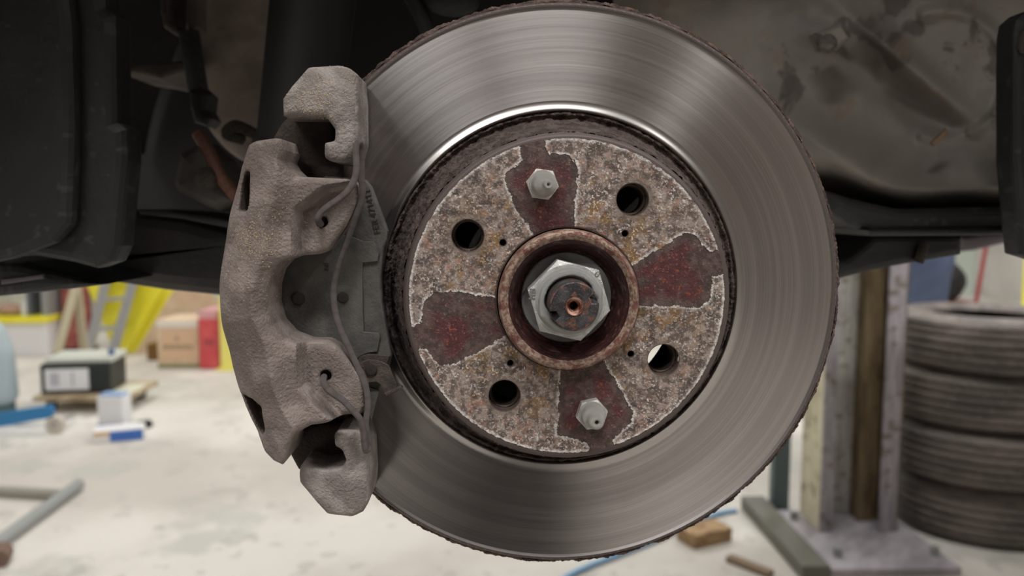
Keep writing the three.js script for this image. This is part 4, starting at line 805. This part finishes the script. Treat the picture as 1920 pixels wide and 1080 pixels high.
// ------------------------------------------------------------------ workshop behind the car, right
{
  const z = onZ(1600, 1012), xl = at(1535, 1000, z).x, xr = at(1682, 1000, z).x, w = xr - xl, d = 0.17, hgt = 3.0, lp = thing('lift_post', 'tall worn grey steel post of the car lift with open front channel', 'lift post', null, V((xl + xr) / 2, 0, z));
  const stain = (a, b, s) => M({ map: tex(512, (u, v) => { const n = fbm2(u * 40, v * 5, 5, s, 0.6), k = fbm2(u * 20, v * 20, 4, s + 5, 0.6); return mix3(mix3(a, b, sstep(0.3, 0.65, n)), [96, 84, 66], sstep(0.62, 0.72, k) * 0.6); }), mapSize: 0.5, roughness: 0.55 });
  const fl = 0.045, b0 = 0.03;
  part('flange', rbox(fl, hgt, 0.012, 0.003, -w / 2 + fl / 2, hgt / 2 + b0, 0), stain([144, 139, 144], [174, 169, 174], 771), lp, 'front flange');
  part('flange', rbox(fl * 1.35, hgt, 0.012, 0.003, w / 2 - fl * 0.85, hgt / 2 + b0, 0), stain([140, 134, 140], [172, 166, 172], 773), lp, 'front flange');
  part('side_wall', rbox(0.01, hgt, d, 0.002, -w / 2 + 0.005, hgt / 2 + b0, -d / 2), stain([196, 188, 160], [222, 216, 190], 775), lp, 'cream side wall'); part('side_wall', rbox(0.01, hgt, d, 0.002, w / 2 - 0.005, hgt / 2 + b0, -d / 2), stain([104, 88, 66], [146, 128, 100], 777), lp, 'brown stained side wall');
  part('web', rbox(w, hgt, 0.01, 0.002, 0, hgt / 2 + b0, -d), stain([186, 182, 176], [214, 212, 206], 779), lp, 'pale back of the channel');
  part('guide_rail', rbox(0.07, hgt, 0.07, 0.004, 0.075, hgt / 2 + b0, -d + 0.045), stain([112, 94, 68], [150, 132, 102], 783), lp, 'brown stained guide rail');
  part('carriage', rbox(w * 0.36, 0.5, 0.1, 0.01, 0, 1.35, -0.08), plain(0x5b5852, 0.6), lp);
  const plateM = M({ map: mottle([142, 136, 142], [176, 170, 176], 5, 781, [200, 195, 200], 0.2), mapSize: 0.4, roughness: 0.5 });
  part('base_plate', rbox(w * 1.5, 0.03, 0.5, 0.006, -0.01, 0.015, 0.04), plateM, lp, 'grey violet base plate');
  part('base_rail', rbox(0.09, 0.05, 0.62, 0.006, -w * 0.98, 0.025, 0.0), plain(0x6b6a60, 0.6), lp, 'dull green side rail');
  for (const [x, zz] of [[-0.16, 0.2], [0.16, 0.2], [-0.18, -0.12]]) part('anchor_bolt', new THREE.CylinderGeometry(0.014, 0.016, 0.03, 6).translate(x, 0.045, zz), greyM, lp);
  const cd = thing('conduit_post', 'dark teal square conduit post beside the lift post', 'post'), f = onFloor(1462, 955); cd.position.copy(f);
  part('post', rbox(0.065, 2.2, 0.05, 0.006, -0.005, 1.1, 0), tealM, cd); part('base_plate', rbox(0.09, 0.012, 0.09, 0.003, -0.012, 0.006, 0), tealM, cd);
  const bl = thing('wood_block', 'short wooden block lying on the floor near the lift post', 'wood block'), q = onFloor(1325, 1026); bl.position.copy(q); bl.rotation.y = 0.42;
  part('block', rbox(0.165, 0.05, 0.1, 0.004, 0.03, 0.025, -0.05), woodM, bl);
  const scrap = thing('wood_scrap', 'broken strip of wood by the lift base rail', 'wood'), s2 = onFloor(1405, 1066); scrap.position.copy(s2); scrap.rotation.y = -0.9;
  part('strip', rbox(0.16, 0.02, 0.035, 0.004, 0, 0.01, 0), plain(0x8d7a66, 0.85), scrap);
  single('air_hose', tube([[1000, 1120], [1080, 1072], [1160, 1040], [1230, 1012], [1290, 984], [1350, 962], [1380, 957]].map(([a, b]) => onFloor(a, b, 0.009)), 0.009, 90, 10), plain(0x86b2d8, 0.4), 'light blue air hose running across the floor below the disc', 'hose');
}
{
  // stack of four used tyres
  const treadT = tex(512, (u, v) => { const r = Math.floor(u * 6), k = (v * 90 + (r % 2) * 0.5 + u * 3) % 1; return (k < 0.16 ? 0.15 : 0.8) + 0.15 * (fbm(u, v, 32, 3, 791) - 0.5); }, false);
  const tyreT = tex(512, (u, v) => { const n = fbm(u, v, 6, 5, 793, 0.6), k = fbm(u, v, 60, 2, 795); return mix3(mix3([104, 98, 95], [134, 125, 120], sstep(0.3, 0.7, n)), [156, 143, 134], sstep(0.62, 0.75, k) * 0.5); });
  const tyreM = new THREE.MeshPhysicalMaterial({ map: sized(tyreT, 0.5), roughness: 0.72, bumpMap: sized(treadT, 0.17, 1), bumpScale: 0.006 });
  const sideM = M({ map: tyreT, mapSize: 0.5, roughness: 0.6 });
  const R = 0.318, w = 0.098;
  const half = [[0.196, 0.072], [0.204, 0.084], [0.218, 0.090], [0.245, 0.098], [0.268, 0.096], [0.288, 0.088], [0.304, 0.078]];
  const tread = [[0.304, 0.078], [0.312, 0.068]];
  for (const y of [0.058, 0.030, 0.0, -0.03, -0.058]) tread.push([R - Math.abs(y) * 0.05, y + 0.006], [R - 0.010, y + 0.004], [R - 0.010, y - 0.004], [R - Math.abs(y) * 0.05, y - 0.006]);
  tread.push([0.312, -0.068], [0.304, -0.078]);
  const inside = [[0.304 - 0.012, -0.060], [0.27, -0.082], [0.235, -0.084], [0.204, -0.07]];
  const d = 2.86, base = V(EYE.x + (1700 - 919) / FPX * d + 0.318, 0, EYE.z - d);   // distance from the height of one tyre
  const words = ['lowest used tyre of the stack, resting on the floor', 'second used tyre from the bottom of the stack', 'third used tyre from the bottom of the stack', 'topmost used tyre of the stack with open dark centre'];
  for (let i = 0; i < 4; i++) {
    const t = thing('used_tyre', words[i], 'tyre', 'stack of four used tyres', V(base.x + [0.012, 0.0, 0.0, 0.015][i], 0.099 + i * 0.1975, base.z + [0, 0.01, -0.005, 0.005][i]));
    t.rotation.y = i * 1.3;
    const flip = (l) => l.map(([a, b]) => [a, -b]);
    part('tread', revolve(tread.slice().reverse(), 128, null, 1, 1, true), tyreM, t, 'worn tread');
    part('sidewall', revolve(rounded(half, 0.006).reverse(), 96, null, 1, 2, true), sideM, t); part('sidewall', revolve(rounded(flip(half), 0.006), 96, null, 1, 2, true), sideM, t);
    part('inner_liner', revolve([[0.196, 0.072], [0.23, 0.078], [0.27, 0.074], [0.295, 0.05], [0.302, 0], [0.295, -0.05], [0.27, -0.074], [0.23, -0.078], [0.196, -0.072]], 96, null, 1, 2, true), rubberM, t, 'black hollow inside');
  }
}
// people: bones with radii joined into one smooth body; two arms are given by elbow and hand
function person(label, pos, turn, feet, arms, colors) {
  const J = (x, y, z, r) => [V(x, y, z), r], [lf, rf] = feet, bones = [];
  for (const [s, f] of [[-1, lf], [1, rf]]) {
    const hip = V(s * 0.085, 0.92, 0), ankle = V(f[0], 0.08, f[1]), knee = hip.clone().lerp(ankle, 0.5).add(V(0, 0, 0.03));
    bones.push([[V(f[0], 0.05, f[1] - 0.03), 0.045], [V(f[0] + s * 0.02, 0.035, f[1] + 0.16), 0.036], 'boot'], [[ankle, 0.056], [knee, 0.074], 'leg'], [[knee, 0.078], [hip, 0.1], 'leg']);
  }
  bones.push([J(-0.05, 0.96, 0, 0.115), J(0.05, 0.96, 0, 0.115), 'leg'], [J(0, 1.02, 0, 0.125), J(0, 1.2, 0, 0.125), 'top'], [J(-0.07, 1.36, 0, 0.115), J(0.07, 1.36, 0, 0.115), 'top'], [J(0, 1.45, 0.01, 0.058), J(0, 1.54, 0.025, 0.052), 'skin'],
    [J(0, 1.60, 0.035, 0.078), J(0, 1.67, 0.02, 0.092), 'skin'], [J(0, 1.60, 0.115, 0.010), J(0, 1.64, 0.118, 0.008), 'skin'], [J(-0.092, 1.62, 0.02, 0.012), J(-0.094, 1.65, 0.015, 0.014), 'skin'], [J(0.092, 1.62, 0.02, 0.012), J(0.094, 1.65, 0.015, 0.014), 'skin']);
  arms.forEach(([e, h], k) => {
    const s = k ? 1 : -1, S = V(s * 0.19, 1.40, 0), E = V(...e), Hd = V(...h), dir = Hd.clone().sub(E).normalize(), side = V(0, 1, 0).cross(dir).normalize(), up = dir.clone().cross(side);
    bones.push([[S, 0.056], [E, 0.046], 'top'], [[E, 0.043], [Hd, 0.029], 'skin'], [[Hd, 0.030], [Hd.clone().addScaledVector(dir, 0.06), 0.034], 'skin']);
    for (let i = 0; i < 4; i++) { const a = Hd.clone().addScaledVector(dir, 0.07).addScaledVector(up, 0.03 - i * 0.02), l = [0.05, 0.058, 0.054, 0.04][i]; bones.push([[a, 0.0105], [a.clone().addScaledVector(dir, l).addScaledVector(side, -s * 0.012), 0.0085], 'skin']); }
    const t0 = Hd.clone().addScaledVector(dir, 0.02).addScaledVector(up, 0.028); bones.push([[t0, 0.0115], [t0.clone().addScaledVector(up, 0.03).addScaledVector(dir, 0.035), 0.009], 'skin']);
  });
  const cap = (p, [a, ra], [b, rb]) => { const dx = b.x - a.x, dy = b.y - a.y, dz = b.z - a.z, t = clamp(((p.x - a.x) * dx + (p.y - a.y) * dy + (p.z - a.z) * dz) / (dx * dx + dy * dy + dz * dz)); return Math.hypot(p.x - a.x - dx * t, p.y - a.y - dy * t, p.z - a.z - dz * t) - lerp(ra, rb, t); };
  const box = new THREE.Box3(); for (const [a, b] of bones) { box.expandByPoint(a[0]); box.expandByPoint(b[0]); } box.expandByScalar(0.14); box.min.y = -0.01;
  const g = nets(box.min, box.max, 0.012, (x, y) => { const near = bones.filter(([a, b]) => y > Math.min(a[0].y, b[0].y) - 0.16 && y < Math.max(a[0].y, b[0].y) + 0.16 && x > Math.min(a[0].x, b[0].x) - 0.16 && x < Math.max(a[0].x, b[0].x) + 0.16); const p = V(x, y, 0); return (z) => { p.z = z; let d = 1; for (const [a, b, k] of near) d = smin(d, cap(p, a, b), a[1] < 0.02 ? 0.008 : 0.03); return Math.max(d, 0.004 - y); }; });
  tint(g, (x, y, z) => { const p = V(x, y, z); let best = 9, c = 'leg'; for (const [a, b, k] of bones) { const d = cap(p, a, b); if (d < best) { best = d; c = k; } } const n = 0.8 + 0.5 * fbm2(x * 30 + 50, y * 30 + z * 20 + 50, 4, 801); let q = colors[c]; if (c === 'skin' && y > 1.52 && (y > 1.70 || z < 0.0) && Math.abs(x) < 0.12 && y > 1.58) q = colors.hair; return q.map((v) => v * n); });
  const m = single('person', g, new THREE.MeshPhysicalMaterial({ color: 0xffffff, vertexColors: true, roughness: 0.85 }), label, 'person');
  m.position.copy(pos); m.rotation.y = turn; return m;
}
person('person in blue jeans and black boots standing behind the tyre stack', onFloor(1712, 868), Math.PI + 1.25, [[-0.07, 0.03], [0.09, -0.04]], [[[-0.26, 1.13, 0.02], [-0.2, 0.98, 0.18]], [[0.26, 1.13, 0.02], [0.2, 0.98, 0.18]]],
  { boot: [0.010, 0.010, 0.011], leg: [0.115, 0.15, 0.25], top: [0.02, 0.022, 0.04], skin: [0.42, 0.25, 0.18], hair: [0.03, 0.02, 0.015] });
// whoever takes the picture stands before the wheel; the disc mirrors the dark clothes
person('person in dark overalls facing the brake disc with both arms raised forward', V(-0.07, 0, 0.62), Math.PI, [[-0.09, 0.0], [0.09, 0.03]], [[[-0.27, 1.14, -0.03], [-0.13, 1.16, 0.17]], [[0.27, 1.14, -0.03], [0.13, 1.16, 0.17]]],
  { boot: [0.012, 0.011, 0.011], leg: [0.014, 0.014, 0.022], top: [0.018, 0.018, 0.026], skin: [0.42, 0.25, 0.18], hair: [0.03, 0.02, 0.015] });
{
  const t = thing('tool_trolley', 'red tool trolley with a black bag on top behind the tyre stack', 'trolley'), z = -4.6, p = at(1788, 600, z); t.position.set(p.x, 0, z);
  part('cabinet', rbox(0.30, at(1788, 566, z).y, 0.3, 0.01, 0, at(1788, 566, z).y / 2, -0.15), plain(0x8c1d1c, 0.4), t); part('handle', bar(V(0.13, 0.5, 0.0), V(0.19, 0.98, 0), 0.012), plain(0x9c2f33, 0.5), t);
  const b = thing('tool_bag', 'crumpled black bag lying on the red tool trolley', 'bag'); b.position.set(p.x, at(1788, 566, z).y, z - 0.15);
  const g = new THREE.SphereGeometry(0.16, 40, 28).scale(0.8, 0.9, 0.8), a = g.attributes.position; for (let i = 0; i < a.count; i++) { const k = 0.8 + 0.45 * fbm2(a.getX(i) * 12 + 90, a.getY(i) * 12 + a.getZ(i) * 9 + 90, 4, 811); a.setXYZ(i, a.getX(i) * k, Math.max(-0.11, a.getY(i) * k), a.getZ(i) * k); } g.computeVertexNormals(); part('bag', g.translate(0, 0.112, 0), plain(0x1a1718, 0.7), b);
  const w = Z0 + 0.03, pipe = thing('wall_pipe', 'grey pipe with dark fittings on the mint wall', 'pipe');
  part('pipe', bar(at(1868, 440, w), at(1862, 560, w), 0.045, 16), plain(0xb6c2ba, 0.5), pipe); part('fitting', new THREE.SphereGeometry(0.09, 20, 14).scale(1, 0.8, 0.6).translate(...at(1868, 497, w + 0.03).toArray()), plain(0x76857d, 0.6), pipe, 'dark fitting'); part('fitting', rbox(0.07, 0.22, 0.06, 0.01).translate(...at(1862, 545, w + 0.02).toArray()), plain(0x84928a, 0.6), pipe, 'lower fitting');
  const bol = thing('guard_bollard', 'thin yellow guard bollard in front of the mint wall', 'bollard'), q = onFloor(1924, 600); bol.position.copy(q); part('post', new THREE.CylinderGeometry(0.05, 0.05, 0.9, 24).translate(0, 0.45, 0), yellowM, bol); part('cap', new THREE.SphereGeometry(0.05, 20, 10, 0, Math.PI * 2, 0, Math.PI / 2).translate(0, 0.9, 0), yellowM, bol);
}
renderer.render(scene, camera);
